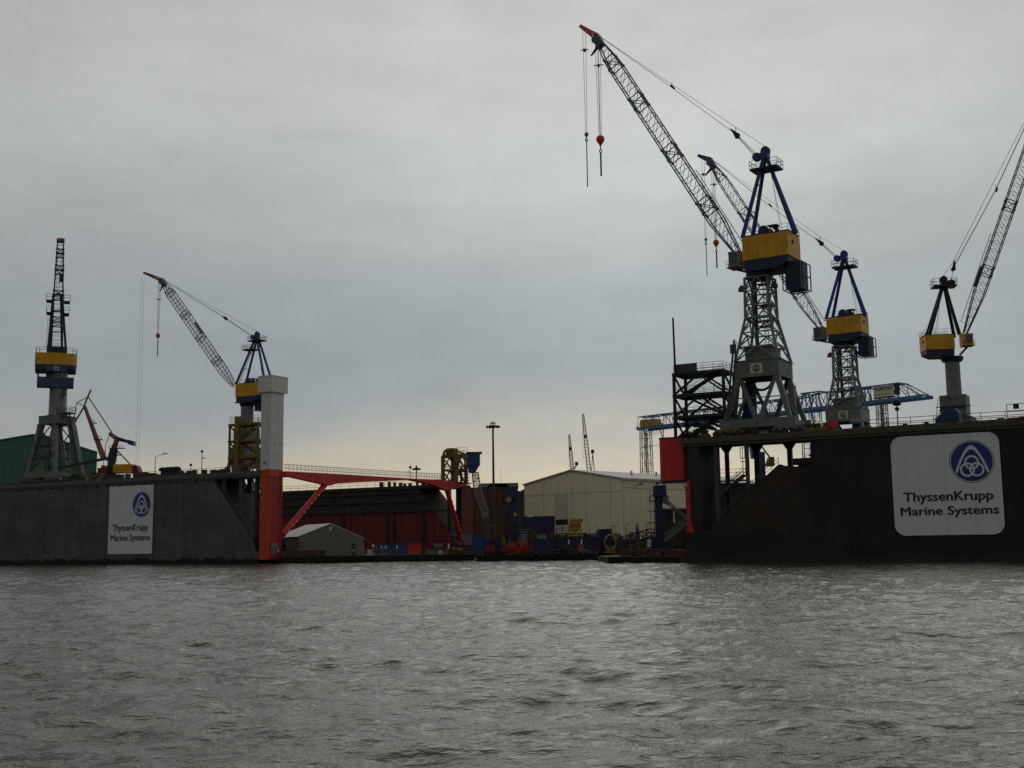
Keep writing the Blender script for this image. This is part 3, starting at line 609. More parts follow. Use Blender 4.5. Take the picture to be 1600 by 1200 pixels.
def portal(t, DF, c, zd, zb0, zb1, hw, hd, sa, sd, mt, k=1.0, emblem=True, loop=True, lw=.85):
    """four splayed legs under a box ring, sill beams and bogies"""
    mb = MB(); u0, u1, v0, v1 = c[0] - hw, c[0] + hw, c[1] - hd, c[1] + hd; w = .9 * k
    mb.fbox(DF, u0, u1, v0, v0 + w, zb0, zb1).fbox(DF, u0, u1, v1 - w, v1, zb0, zb1).fbox(DF, u0 + .002, u0 + w, v0 + w, v1 - w, zb0, zb1).fbox(DF, u1 - w, u1 - .002, v0 + w, v1 - w, zb0, zb1)
    mb.fbox(DF, u0 - .15, u1 + .15, v0 - .15, v1 + .15, zb1, zb1 + .12); mb.build('portal_beam', mt, t)
    zs0, zs1 = zd + 1.15 * k, zd + 2.5 * k
    for sx in (-1, 1):
        for sy in (-1, 1):
            top = DF.P(c[0] + sx * (hw - .5), c[1] + sy * (hd - .5), zb0); bot = DF.P(c[0] + sx * sa, c[1] + sy * sd, zs1 - .1)
            m_ = MB(); d = lw * k; x, y = DF.a, DF.b
            tq = [top + x * a_ * d / 2 + y * b_ * d / 2 for a_, b_ in ((-1, -1), (1, -1), (1, 1), (-1, 1))]; bq = [bot + x * a_ * d * .42 + y * b_ * d * .42 for a_, b_ in ((-1, -1), (1, -1), (1, 1), (-1, 1))]
            m_.add(bq + tq, [(3, 2, 1, 0), (4, 5, 6, 7)] + [(i, (i + 1) % 4, 4 + (i + 1) % 4, 4 + i) for i in range(4)]); m_.build('leg', mt, t)
    br = MB()
    for sy in (-1, 1):
        for sx in (-1, 1): br.bar(DF.P(c[0] + sx * (hw - .7), c[1] + sy * (hd - .5), zb0), DF.P(c[0] + sx * .3, c[1] + sy * (sd - .1), zs1), .55 * k)
    for sx in (-1, 1):
        for sy in (-1, 1): br.bar(DF.P(c[0] + sx * (hw - .5), c[1] + sy * (hd - .7), zb0), DF.P(c[0] + sx * (sa - .1), c[1] + sy * .3, zs1), .4 * k)
    for sy in (-1, 1): br.bar(DF.P(c[0] - hw, c[1] + sy * (hd + sd) / 2, (zb0 + zs1) / 2), DF.P(c[0] + hw, c[1] + sy * (hd + sd) / 2, (zb0 + zs1) / 2), .16)
    br.build('leg_brace', mt, t)
    sl = MB()
    for sy in (-1, 1): sl.fbox(DF, c[0] - sa - .9, c[0] + sa + .9, c[1] + sy * sd - .5 * k, c[1] + sy * sd + .5 * k, zs0, zs1)
    for sx in (-1, 1): sl.fbox(DF, c[0] + sx * sa - .35, c[0] + sx * sa + .35, c[1] - sd + .5 * k, c[1] + sd - .5 * k, zs0 + .3, zs1 - .2)
    sl.build('sill_beam', mt, t)
    for sx in (-1, 1):
        for sy in (-1, 1):
            bm_ = MB(); uc, vc = c[0] + sx * (sa - .3), c[1] + sy * sd
            bm_.prism([DF.P(uc - 2.6 * k, vc - .45, zd + .45), DF.P(uc + 2.6 * k, vc - .45, zd + .45), DF.P(uc + 1.9 * k, vc - .45, zs0), DF.P(uc - 1.9 * k, vc - .45, zs0)], DF.b * .9); bo = bm_.build('bogie', YEL2 if sx < 0 else mt, t)
            wm_ = MB()
            for q in (-1.8, -.6, .6, 1.8): wm_.lathe(DF.P(uc + q * k, vc - .5, zd + .42), DF.b, [(0, .4), (1.0, .4)], 12)
            wm_.build('wheel', BLACK, bo)
    if emblem:
        e = MB().fbox(DF, c[0] - .95 * k, c[0] + .95 * k, v0 - .06, v0 - .005, (zb0 + zb1) / 2 - .8 * k, (zb0 + zb1) / 2 + .8 * k).build('emblem_plate', CREAM, t)
        o = DF.P(c[0], v0 - .08, (zb0 + zb1) / 2); MB().ring(o, DF.a, Z, .5 * k, .08, 18, 4).bar(o - Z * .45 * k, o + Z * .45 * k, .1).bar(o, o + (DF.a - Z * .8) * .42 * k, .1).bar(o, o + (-DF.a - Z * .8) * .42 * k, .1).build('emblem_mark', RUST, e)
    if loop: MB().ring(DF.P(c[0] + .1, v0 + 2, zb0 - .2), DF.a, Z, 1.75 * k, .2, 24, 6).build('cable_loop', BLACK, t)

def hook(t, top, zblk, zend, mt, r, ropes, spread=None, spw=.6):
    """hoist ropes hanging from points, a pear shaped block, hook and a hanging chain sling"""
    b = V((top.x, top.y, zblk))
    for o in ropes: MB().tube(o, V((b.x + (o.x - top.x) * .45, b.y + (o.y - top.y) * .45, zblk + r * .8)), .038, n=5).build('hoist_rope', ROPE, t)
    hb = MB().lathe(b - Z * r * 1.6, Z, [(0, .12), (.5 * r, r * .35), (1.1 * r, r * .8), (1.7 * r, r), (2.3 * r, r * .8), (2.6 * r, r * .3)], 12).build('hook_block', mt, t)
    m_ = MB().tube(b - Z * r * 1.6, b - Z * r * 2.4, .1, n=6); m_.ring(b - Z * r * 2.7, V((1, 0, 0)), Z, .32 * max(r, .7), .09, 14, 5); m_.build('hook', DGREY, hb)
    MB().tube(b - Z * r * 2.9, V((b.x, b.y, zend)), .15 if r > .5 else .09, n=8).build('sling', DGREY, hb)
    if spread: MB().obox(V((b.x - spw, b.y - .1, spread)), V((2 * spw, 0, .12)), V((0, .2, 0)), Z * .12).obox(V((b.x - .2, b.y - .2, spread - .2)), V((.4, 0, 0)), V((0, .4, 0)), Z * .5).build('rope_spreader', DGREY, t)

def luffing_crane(label, DF, t0, pxb, zd, phi, side, d, group='luffing cranes'):
    u_ = DF.u(pxb[0], pxb[1], t0); O = DF.P(u_, t0, zd); c = (u_, t0)
    hv = V((-math.cos(phi) * side, math.sin(phi), 0)); nv = V((-hv.y, hv.x, 0))
    if nv.y > 0: nv = -nv                                   # nv points to the river
    SF = Frame(O, hv, nv); k = d['k']
    def q(x, y, v=0.0): return SF.uz(x, y, v)
    def P(u, v, z): return SF.P(u, v, z)
    t = thing('luffing_crane', label, 'crane', O, group)
    am = d.get('amat', BLUE); bmat = d.get('bmat', BOOMB)
    W = d['W'] * k
    # machine house
    uf, zt = q(*d['house'][0], W / 2); ur, zb = q(*d['house'][1], W / 2)
    h = MB(); cc = .35 * k
    h.prism([P(uf, y, z) for y, z in ((-W / 2, zb), (W / 2, zb), (W / 2, zt - cc), (W / 2 - cc, zt), (-W / 2 + cc, zt), (-W / 2, zt - cc))], hv * (ur - uf)); hs = h.build('machine_house', YEL, t)
    rb = MB(); nrb = 9
    for i in range(1, nrb): u = uf + (ur - uf) * i / nrb; rb.obox(P(u, W / 2, zb), hv * .05, nv * .03, Z * (zt - zb - cc))
    rb.build('house_rib', YEL, hs)
    MB().lathe(P(ur - .02 * (1 if uf > ur else -1), W * .12, zt - (zt - zb) * .38), hv * (-1 if uf > ur else 1), [(0, .33 * k), (.09, .33 * k)], 14).build('vent', RUST, hs)
    zl = q((d['house'][0][0] + d['house'][1][0]) / 2, d['low'], W / 2)[1]; dn = (ur - uf)
    MB().prism([P(u, -W * .48, z) for u, z in ((uf + dn * .02, zb), (ur - dn * .02, zb), (ur - dn * .03, zl + (zb - zl) * .45), (ur - dn * .3, zl), (uf + dn * .03, zl))], nv * W * .96).build('slew_platform', NAVY, t)
    rf = MB().fbox(SF, min(uf, ur) - .1, max(uf, ur) + .1, -W / 2 + .2, W / 2 - .2, zt, zt + .12)
    rf.build('roof_plate', am, hs)
    MB().rail([P(uf, W / 2 - .15, zt), P(ur, W / 2 - .15, zt), P(ur, -W / 2 + .15, zt), P(uf, -W / 2 + .15, zt)], 1.1, 1.6, 2, .03).build('roof_rail', am, hs)
    sg = 1 if uf > ur else -1
    if d.get('winch', True):
        wu = uf - sg * 3.0 * k; MB().lathe(P(wu, -1.3 * k, zt + .85 * k), nv, [(0, .85 * k), (.2, .95 * k), (.3, .7 * k), (2.3 * k, .7 * k), (2.4 * k, .95 * k), (2.6 * k, .85 * k)], 14).fbox(SF, wu - 1.2 * k, wu + 1.2 * k, -1.5 * k, 1.5 * k, zt, zt + .5).build('roof_winch', NAVY, t)
        MB().fbox(SF, wu - 2.6 * k, wu - 1.0 * k, .5 * k, 2 * k, zt + 1.3 * k, zt + 1.45 * k).fbox(SF, wu - 2.4 * k, wu - 2.2 * k, .8 * k, 1 * k, zt, zt + 1.3 * k).build('roof_canopy', DGREY, t)
        p0 = P(ur + sg * 1.9 * k, 0.8 * k, zt); MB().tube(p0, p0 + hv * .9 * k * sg + Z * 1.25 * k, .33 * k, n=8).build('exhaust_pipe', BLACK, t)
    # counterweight
    if 'cw' in d:
        (xa, ya), (xb, yb) = d['cw']; ua, za = q(xa, ya, W * .3); ub, zc = q(xb, yb, W * .3); MB().fbox(SF, min(ua, ub), max(ua, ub), -W * .3, W * .3, zc, za + .3).build('counterweight', NAVY, t)
        fm = MB()
        for u in (ua - .35 * (1 if ub > ua else -1), ub + .35 * (1 if ub > ua else -1)):
            for v in (-W * .34, W * .34): fm.bar(P(u, v, zc - .15), P(u, v, za + .1), .16)
            for z_ in (zc - .1, (zc + za) / 2, za): fm.bar(P(u, -W * .34, z_), P(u, W * .34, z_), .14)
        for i in range(1, 5): u = ua + (ub - ua) * i / 5; fm.bar(P(u, W * .31, zc + .2), P(u, W * .31, za), .10)
        for v in (-W * .34, W * .34): fm.bar(P(ua, v, zc - .12), P(ub, v, zc - .12), .16)
        fm.build('counterweight_cage', NAVY, t)
    # A-frame
    au, az = q(*d['apex']); fu, fz = q(*d['foot']); bu, bz = q(*d['back']); rl = .36 * k
    for v in (-1, 1): MB().tube(P(fu, v * W * .36, zt), P(au, v * .28, az - .3), rl, rl * .85, 10).build('a_frame_leg', am, t)
    for v in ((-1, 1) if d.get('rear2') else (0,)): MB().tube(P(bu, v * W * .3, zt), P(au, v * .3, az - .6), rl * (1 if v else 1.3), rl * .85, 10).build('a_frame_leg', am, t)
    cr = MB()
    for f in (.32, .62):
        p, r_ = P(fu + (au - fu) * f, -W * .36 * (1 - f), zt + (az - zt) * f), P(fu + (au - fu) * f, W * .36 * (1 - f), zt + (az - zt) * f); cr.tube(p, r_, .1, n=6)
    if d.get('rear2'):
        for f in (.12, .65): cr.tube(P(bu + (au - bu) * f, -W * .3 * (1 - f), zt + (az - zt) * f), P(bu + (au - bu) * f, W * .3 * (1 - f), zt + (az - zt) * f), .12, n=6)
    for s_ in (-.2, .2): cr.bar(P(fu + (.9 * sg), s_, zt), P(au + .5 * sg, s_, az - 2), .07)
    for i in range(34): f = i / 34; uu = fu + .9 * sg + (au + .5 * sg - fu - .9 * sg) * f; zz_ = zt + (az - 2 - zt) * f; cr.bar(P(uu, -.2, zz_), P(uu, .2, zz_), .05)
    cr.build('a_frame_ladder', am, t)
    zp = q(d['apex'][0], d['plat'])[1]; platform(P(au, 0, zp), hv, nv, 2.3 * k, 1.5 * k, t)
    if 'plat2' in d: zp2 = q(d['apex'][0], d['plat2'])[1]; uu = fu + (au - fu) * (zp2 - zt) / (az - zt); platform(P(uu - sg * -.6, 0, zp2), hv, nv, 2.0 * k, 1.6 * k, t)
    hd = MB().fbox(SF, au - .55 * k, au + .55 * k, -.6 * k, .6 * k, az - 1.3 * k, az - .1).lathe(P(au, -.35 * k, az), nv, [(0, .75 * k), (.7 * k, .75 * k)], 16)
    hd.lathe(P(au + sg * 1.5 * k, -.4 * k, az - .75 * k), nv, [(0, .7 * k), (.8 * k, .7 * k)], 14).bar(P(au + sg * 1.4 * k, 0, az - .75 * k), P(au, 0, az - .5 * k), .8 * k); hd.build('a_frame_head', am, t)
    vr = MB()
    for v in (-.25, .25): vr.tube(P(au - .4 * sg, v, az - 1), P(au - sg * (2.2 + v) * k, v, zt), .03, n=4)
    vr.build('vertical_rope', ROPE, t)
    # boom
    ru, rz = q(*d['root']); hu, hz_ = q(*d['tip']); p0, p1 = P(ru, 0, rz), P(hu, 0, hz_); L = (p1 - p0).length
    hh = d['bh']; bm_, up = lattice_boom(p0, p1, nv, hh * .8, hh, d.get('n', 26), d.get('rc', .13), d.get('rd', .075), heavy=d.get('heavy', (.22, .45, .68, .90)))
    boom = bm_.build('boom', bmat, t)
    ax = (p1 - p0).normalized()
    wk = MB(); s0, s1 = (.03, .34)
    for v in (.2, .6): wk.tube(p0 + ax * L * s0 + up * (hh + .55) + nv * v, p0 + ax * L * s1 + up * (hh + .75) + nv * v, .035, n=4)
    for i in range(15): o = p0 + ax * L * (s0 + (s1 - s0) * i / 14) + nv * .6; wk.tube(o + up * hh * .7, o + up * (hh + .6 + .2 * i / 14), .03, n=4)
    wk.build('boom_handrail', bmat, boom)
    if 'bulge' in d: o = p0 + ax * L * d['bulge']; MB().obox(o + up * hh - nv * .5, nv, ax * 4.2 * k, up * .5).build('boom_winch', NAVY, boom)
    # head and jib
    ju, jz = q(*d['jib']); j1 = P(ju, 0, jz); jr = p1 + ax * .6 + up * .1
    MB().prism([p1 - ax * 1.5 * k - up * .9 * k - nv * .7 * k, p1 - ax * 1.5 * k + up * .6 * k - nv * .7 * k, p1 + ax * .9 * k + up * .7 * k - nv * .7 * k, p1 + ax * .9 * k - up * .2 * k - nv * .7 * k], nv * 1.4 * k).lathe(p1 - up * .2 - nv * .75 * k, nv, [(0, .75 * k), (1.5 * k, .75 * k)], 14).build('boom_head', NAVY if d.get('dark') else bmat, boom)
    MB().tube(p1 - ax * 1.3 - up * .7 + nv * .2, p1 - ax * 1.6 - up * 2.6 * k, .3 * k, .15, 8).build('head_arm', BLACK, boom)
    ja = (j1 - jr); jl = ja.length; jup = nv.cross(ja).normalized(); jup = jup if jup.z > 0 else -jup
    js = [[jr + ja * f + nv * .5 * k * sx * (1 - .5 * f) + jup * .5 * k * sy * (1 - .6 * f) for sx, sy in ((-1, -1), (1, -1), (1, 1), (-1, 1))] for f in (0, .25, .5, .75, 1)]
    jm = MB().lattice(js, .12 * k, .08 * k, xb=True); jm.obox(jr - nv * .35 * k - jup * .1, nv * .7 * k, ja, jup * .22 * k); jm.build('jib', d.get('jmat', ORG), boom)
    lampo = jr + ja * .12 - Z * 1.1 * k; MB().lathe(lampo, Z, [(0, .55 * k), (.35 * k, .5 * k), (.8 * k, .15)], 10).tube(lampo + Z * .7 * k, lampo + Z * 1.3 * k, .08, n=5).build('head_lamp', DGREY, boom)
    if 'hook' in d:
        x, yb, ye, ysp = d['hook']; tu, _ = q(x, d['tip'][1] + 8); top = P(tu, 0, p1.z - .5); g_ = lambda y: q(x, y)[1]
        hook(t, top, g_(yb), g_(ye), ORG, d['hr'], [top + hv * a_ + nv * b_ for a_, b_ in ((-.35, -.25), (-.2, .3), (.3, -.3), (.45, .25))], g_(ysp), .9)
        x, yb, ye, ysp = d['whip']; tu, _ = q(x, d['tip'][1]); top = P(tu, 0, q(x, d['jib'][1] + 6)[1]); g_ = lambda y: q(x, y)[1]
        if yb: hook(t, top, g_(yb), g_(ye), PINK, d['hr'] * .5, [top + hv * -.3, top + hv * .3], g_(ysp) if ysp else None, .7)
        else:
            for a_ in (-.6, .6): MB().tube(top + hv * a_, V((top.x, top.y, g_(ye))) + hv * a_, .03, n=5).build('whip_rope', ROPE, t)
    # pendants
    pts = [P(*((lambda r: (r[0], 0, r[1]))(q(*p)))) for p in d['pend']]
    pn = p1 + up * .7
    for v in (-.3, .3): MB().path([pn + nv * v] + [p + nv * v for p in pts], .045, 5).build('pendant_rope', ROPE, t)
    bl = pts[-1]; av = (P(au + sg * 1.5 * k, 0, az - .7 * k) - bl)
    for e in (-.35, 0.0, .35): MB().tube(bl + Z * e * .6 + nv * e, P(au + sg * 1.4 * k, e, az - .75 * k + e * 1.2 * k), .045, n=5).build('luffing_rope', ROPE, t)
    avn = av.normalized(); avu = nv.cross(avn).normalized()
    MB().prism([bl - avn * 1.7 * k - nv * .25 * k, bl - avu * .32 * k - nv * .25 * k, bl + avn * .5 * k - avu * .5 * k - nv * .25 * k, bl + avn * .9 * k - nv * .25 * k, bl + avn * .4 * k + avu * .5 * k - nv * .25 * k, bl + avu * .35 * k - nv * .25 * k], nv * .5 * k).bar(bl, bl + Z * 1.3 * k, .1).build('luffing_block', BLACK, t)
    for p in pts[:-1]: MB().obox(p - nv * .3 - avn * .4, nv * .6, avn * .8, avu * .3).bar(p, p + Z * 1.0, .07).build('rope_clamp', BLACK, t)
    for v in (-.2, .3): MB().path([pn + nv * v, bl + Z * 1.25 * k + nv * v, P(au, v, az + .75 * k)], .028, 4).build('hoist_rope', ROPE, t)
    # cab
    (xa, ya), (xb, yb) = d['cab']; ua, za = q(xa, ya, W * .35); ub, zc = q(xb, yb, W * .35); lo, hi = min(ua, ub), max(ua, ub); cw_ = 2.2 * k
    C0 = MB().fbox(SF, lo, hi, W * .35 - cw_, W * .35, zc, zc + (za - zc) * .3).fbox(SF, lo, hi, W * .35 - cw_, W * .35, za - .3, za).fbox(SF, (lo if sg > 0 else hi - .7 * k), (lo + .7 * k if sg > 0 else hi), W * .35 - cw_, W * .35, zc + (za - zc) * .3, za - .3)
    for u in (lo + .06, hi - .18):
        for v in (W * .35 - cw_ + .06, W * .35 - .18): C0.fbox(SF, u, u + .12, v, v + .12, zc + (za - zc) * .3, za - .3)
    cab = C0.build('operator_cab', d.get('cmat', LGREY), t)
    MB().fbox(SF, lo + .12, hi - .12, W * .35 - cw_ + .12, W * .35 - .1, zc + (za - zc) * .3, za - .3).build('cab_window', GLASS, cab)
    um = (lo + hi) / 2; MB().bar(P(um, W * .35 - 1, zc - .1), P(ru - sg * 1.5, W * .2, zl + .3), .35).fbox(SF, lo, hi, W * .35, W * .35 + .8, zc - .1, zc).rail([P(lo, W * .35 + .8, zc), P(hi, W * .35 + .8, zc)], 1, 1.2, 2, .035).build('cab_support', NAVY, t)
    # slewing ring + trunk
    MB().lathe(DF.P(u_, t0, zl - .9 * k), Z, [(0, 1.9 * k), (.5 * k, 2.2 * k), (.95 * k, 2.2 * k)], 22).build('slewing_ring', NAVY, t)
    zz = lambda y: DF.uz(d['axis'], y, t0)[1]
    if d['trunk'] == 'lattice':
        lattice_tower(t, DF, c, zz(d['tb']), zz(d['tm']), zl - .8 * k, d['wb'] * k, 2.0 * k, 1.9 * k, LGREY, k, d.get('cabin', 2.2 * k))
    else:
        MB().tube(DF.P(u_, t0, zz(d['tb'])), DF.P(u_, t0, zl - .7 * k), d['wb'] * k, d['wb'] * k * .95, 28).build('column', LGREY, t)
        F2 = Frame(O, DF.a, DF.b); ztop = zz(d['tm']); w2 = d['blk'] * k
        MB().fbox(DF, u_ - w2, u_ + w2, t0 - w2, t0 + w2, zd + 7.2 * k, ztop - 1).fbox(DF, u_ - w2, u_ - w2 * .35, t0 - w2, t0 + w2, ztop - 1, ztop).fbox(DF, u_ + w2 * .35, u_ + w2, t0 - w2, t0 + w2, ztop - 1, ztop).build('column_base', GREY, t)
        lo_ = DF.P(u_ - w2 - 1, t0 - w2, zd + 6 * k); lm = MB()
        for s_ in (0, .6): lm.bar(lo_ + DF.a * s_, lo_ + DF.a * (s_ + .8) + Z * 5 * k, .09)
        for i in range(9): lm.bar(lo_ + DF.a * .1 * i + Z * .6 * i, lo_ + DF.a * (.6 + .1 * i) + Z * .6 * i, .06)
        lm.fbox(DF, u_ - w2 - .6, u_ + w2 + .9, t0 - w2 - .6, t0 - w2, zd + 9 * k, zd + 9.15 * k).build('base_ladder', DGREY, t)
    for v in (-1, 1):
        if d['trunk'] == 'lattice':
            o = DF.P(u_ + v * 2.7 * k, t0 - 1.2, zl - 2.8 * k); MB().lathe(o, Z, [(0, .6 * k), (.5 * k, .55 * k), (1.0 * k, .15)], 10).bar(o + Z * .8 * k, DF.P(u_ + v * 1.8 * k, t0 - 1.2, zl - 1.8 * k), .12).build('floodlight', DGREY, t)
    portal(t, DF, c, zd, zz(d['pb']), zz(d['tb']), d['phw'] * k, d['phd'] * k, d['psa'] * k, d['psd'] * k, d.get('pmat', GREY), k)
    return t, SF, c

c1, SF1, cc1 = luffing_crane('tallest crane, orange jib tip, yellow house and blue frame on a grey lattice trunk', RD, 4.8, (1197, 668), HR, math.radians(33), 1, dict(
    k=1.0, W=5.6, house=((1159, 370), (1232, 397)), low=420, cw=((1226, 412), (1252, 449)), apex=(1196, 236), foot=(1167, 364), back=(1243, 362), plat=264,
    root=(1156, 400), tip=(934, 62), bh=1.12, n=21, rc=.12, rd=.06, jib=(907, 41), hook=(934.5, 219, 276, 103), whip=(913, 211, 293, 79), hr=.78,
    pend=((1050, 137), (1150, 210)), cab=((1137, 394), (1157, 417)), trunk='lattice', axis=1196, tb=567, tm=498, wb=3.5, pb=592, phw=3.6, phd=3.6, psa=5.1, psd=3.9))
MB().tube(RD.P(cc1[0] - 4.9, cc1[1] - 4.4, HR + 2.4), RD.P(cc1[0] - 3.3, cc1[1] - 4.0, RD.z(1158, 530, 1)), .16, n=6).tube(RD.P(cc1[0] - 4.3, cc1[1] - 4.4, HR + 2.4), RD.P(cc1[0] - 3.0, cc1[1] - 4.0, RD.z(1158, 533, 1)), .1, n=6).fbox(RD, cc1[0] - 3.9, cc1[0] - 3.1, cc1[1] - 4.4, cc1[1] - 3.8, RD.z(1156, 552, 1), RD.z(1156, 538, 1)).build('cable_riser', DGREY, c1)
MB().fbox(RD, cc1[0] + 3.4, cc1[0] + 4.4, cc1[1] + 1, cc1[1] + 2.4, HR + 2.6, HR + 8).build('cable_cabinet', LGREY, c1)
MB().fbox(RD, cc1[0] - 4.4, cc1[0] - 2.4, cc1[1] + 2.0, cc1[1] + 3.2, HR + 2.6, HR + 9.2).build('blue_cover', BTARP, c1)
luffing_crane('second blue and yellow crane, smaller, dark jib tip, directly right of the tallest crane', RD, 62, (1322, 600), HR, math.radians(33), 1, dict(
    k=.98, W=5.4, house=((1290.5, 497), (1346, 517.5)), low=533, cw=((1340, 528), (1359, 554)), apex=(1319, 397), foot=(1295, 493), back=(1352, 491), plat=417,
    root=(1286, 518), tip=(1111, 254), bh=1.02, n=20, rc=.105, rd=.055, jib=(1091, 243), jmat=BLUE, hook=(1114.5, 380, 420, 289), whip=(1098.5, 375, 432, 273), hr=.68,
    pend=((1203, 322), (1282, 379)), cab=((1270, 512), (1288, 530)), trunk='lattice', axis=1319, tb=641, tm=592, wb=3.3, pb=661, phw=3.6, phd=3.6, psa=5.1, psd=3.9, pmat=LGREY))
luffing_crane('crane on a smooth grey column with black frame, boom leaning out of the right edge', RD, 62, (1490, 600), HR, math.radians(-6), -1, dict(
    k=.95, W=5.2, house=((1491, 522), (1447, 546)), low=556, apex=(1474, 437), foot=(1496, 540), back=(1449, 522), rear2=True, plat=447, amat=BLACK, bmat=DGREY,
    root=(1508, 521), tip=(1659, 88), bh=1.0, n=34, rc=.11, rd=.042, jib=(1688, 72), bulge=.16, hr=.6, winch=False, cmat=YEL,
    pend=((1556, 296), (1490, 418)), cab=((1503, 521), (1522, 540)), trunk='column', axis=1489, tb=655, tm=619, wb=1.5, blk=2.5, pb=700, phw=3.4, phd=3.4, psa=4.8, psd=3.9))
luffing_crane('crane half hidden behind the white tower, boom leaning left over the grey dock', LD, 78, (387, 600), HL, math.radians(28), 1, dict(
    k=1.05, W=5.6, house=((368, 600), (405, 617)), low=628, apex=(402, 522), foot=(376, 598), back=(420, 588), rear2=True, plat=532, plat2=545,
    root=(366, 604), tip=(254, 440), bh=1.2, n=32, rc=.12, rd=.055, jib=(225, 426), bulge=.47, jmat=YEL2, hook=(249, 524, 557, 468), whip=(223, None, 735, None), hr=.75,
    pend=((352, 497),), cab=((405, 606), (418, 622)), cw=((398, 622), (412, 640)), trunk='column', axis=390, tb=700, tm=668, wb=1.9, blk=2.6, pb=712, phw=3.4, phd=3.4, psa=4.8, psd=3.9))

# the crane seen from behind at the left edge ------------------------------------------------
def rear_crane():
    t0 = 4.8; u_ = LD.u(86, 745, t0); O = LD.P(u_, t0, HL); c = (u_, t0); vd = V((O.x, O.y, 0)).normalized(); rv = V((vd.y, -vd.x, 0))
    SF = Frame(O, rv, vd); t = thing('luffing_crane', 'crane seen from behind with upright boom and thick column, far left', 'crane', O, 'luffing cranes')
    q = SF.uz
    def P(px, py, w=0.0): return SF.at(px, py, w)
    # house: a rounded band
    x0, zt = q(55, 550, -2); x1, zb = q(120, 571, -2); mid = (x0 + x1) / 2; R = (x1 - x0) / 2
    pl = [(-R, 5.5), (-R, -1.2), (-R * .82, -2.0), (0, -2.5), (R * .82, -2.0), (R, -1.2), (R, 5.5)]
    hs = MB().prism([SF.P(mid + u, w, zb) for u, w in pl], Z * (zt - zb)).build('machine_house', YEL, t)
    zl = q(88, 580)[1]; MB().prism([SF.P(mid + u * .98, w, zl) for u, w in pl], Z * (zb - zl)).build('slew_platform', NAVY, t)
    a_, b_ = q(72, 571, -2.7), q(104, 581, -2.7); MB().fbox(SF, a_[0], b_[0], -2.9, 0, b_[1], a_[1]).build('ballast_front', FBLUE, t)
    e = q(88, 575.5, -3)[0]; zz = q(88, 575.5, -3)[1]; pt = MB().fbox(SF, e - .55, e + .55, -2.98, -2.9, zz - .5, zz + .5).build('name_plate', CREAM, t); MB().fbox(SF, e - .1, e + .1, -3.02, -2.98, zz - .35, zz + .3).fbox(SF, e - .3, e + .3, -3.02, -2.98, zz - .05, zz + .12).build('plate_mark', NAVYT, pt)
    a_, b_ = q(58, 588, -2.4), q(115, 605.5, -2.4); MB().fbox(SF, a_[0], b_[0], -2.4, .6, b_[1], a_[1]).bar(SF.P(a_[0] + .2, -2.3, a_[1]), SF.P(a_[0] + .2, -2.3, a_[1] + .9), .3).build('counterweight', FBLUE, t)
    a_, b_ = q(72, 579, -1.2), q(98, 589, -1.2); MB().fbox(SF, a_[0], b_[0], -1.2, .6, b_[1], a_[1] + .3).build('counterweight_hanger', FBLUE, t)
    MB().rail([SF.P(mid + u * .97, w, zt) for u, w in pl], 1.3, 2, 2, .05).build('roof_rail', DGREY, hs)
    # frame legs
    for (xa, ya, xb, yb, w) in ((75, 545, 83, 461, -.6), (103, 545, 97, 459, -.6), (79, 545, 84, 461, 4), (97, 545, 95, 459, 4)): MB().tube(P(xa, 548, w), P(xb, yb, w * .4), .32, .26, 8).build('a_frame_leg', NAVY, t)
    cr = MB()
    for y, xa, xb in ((460, 82, 98), (486, 80, 100), (519, 77, 102)): cr.bar(P(xa, y, -.4), P(xb, y, -.4), .4 if y < 500 else .22)
    cr.fbox(SF, q(73, 546)[0], q(105, 546)[0], -1, 3, zt, q(88, 542)[1]); cr.build('a_frame_cross_beam', NAVY, t)
    for xa, xb, y in ((72.5, 83, 469), (100, 109.5, 471), (72.5, 82, 488), (99, 108, 490)):
        a_, z_ = q(xa, y); b2 = q(xb, y)[0]; MB().fbox(SF, a_, b2, -.9, 1.2, z_ - .45, z_).rail([SF.P(a_, 1.2, z_), SF.P(a_, -.9, z_), SF.P(b2, -.9, z_), SF.P(b2, 1.2, z_)], 1.5, 1.2, 2, .05).build('frame_platform', BLACK, t)
    lm = MB(); p, r_ = P(72, 545, -.8), P(75, 490, -.8)
    for s_ in (0, .5): lm.bar(p + rv * s_, r_ + rv * s_, .06)
    for i in range(22): o = p + (r_ - p) * (i / 22); lm.bar(o, o + rv * .5, .05)
    lm.build('a_frame_ladder', DGREY, t)
    # boom pointing away from the river
    el = math.radians(63); p0 = SF.P(mid - .1, 4, zt - 1); ax = (vd * math.cos(el) + Z * math.sin(el)); tip = q(87.5, 378)
    L = 10.0
    for _ in range(40):                       # boom length that reaches the height seen
        p1 = p0 + ax * L; d = p1 - CAM; y = 600 - FPX * d.dot(_U) / d.dot(_F); L += (y - 380) * .06
    bmb, up = lattice_boom(p0, p1, rv, 1.45, 1.3, 27, .18, .09, t0=.05, t1=.9, e0=.7, e1=.75, heavy=(.3, .55, .75, .9)); boom = bmb.build('boom', NAVY, t)
    MB().obox(p1 - rv * 1.0, rv * 2.0, ax * .9, up * 1.0).tube(p1, p1 + Z * 1.6, .08).build('boom_head', PINK, boom)
    q2 = p0 + ax * L * .66; MB().obox(q2 - up * .2, rv * 1.0, ax * 2.2, up * .9).build('boom_winch', BLACK, boom)
    for v in (-.7, .7): MB().tube(p1 + rv * v, P(90 + v * 2, 460, 0), .05, n=5).build('pendant_rope', ROPE, t)
    # column and portal
    zc0, zc1 = LD.z(86, 652, t0), zl; MB().lathe(LD.P(u_, t0, zc0), Z, [(0, 2.35), (.5, 2.35), (.6, 2.1), (zc1 - zc0, 2.0)], 28).build('column', LGREY, t)
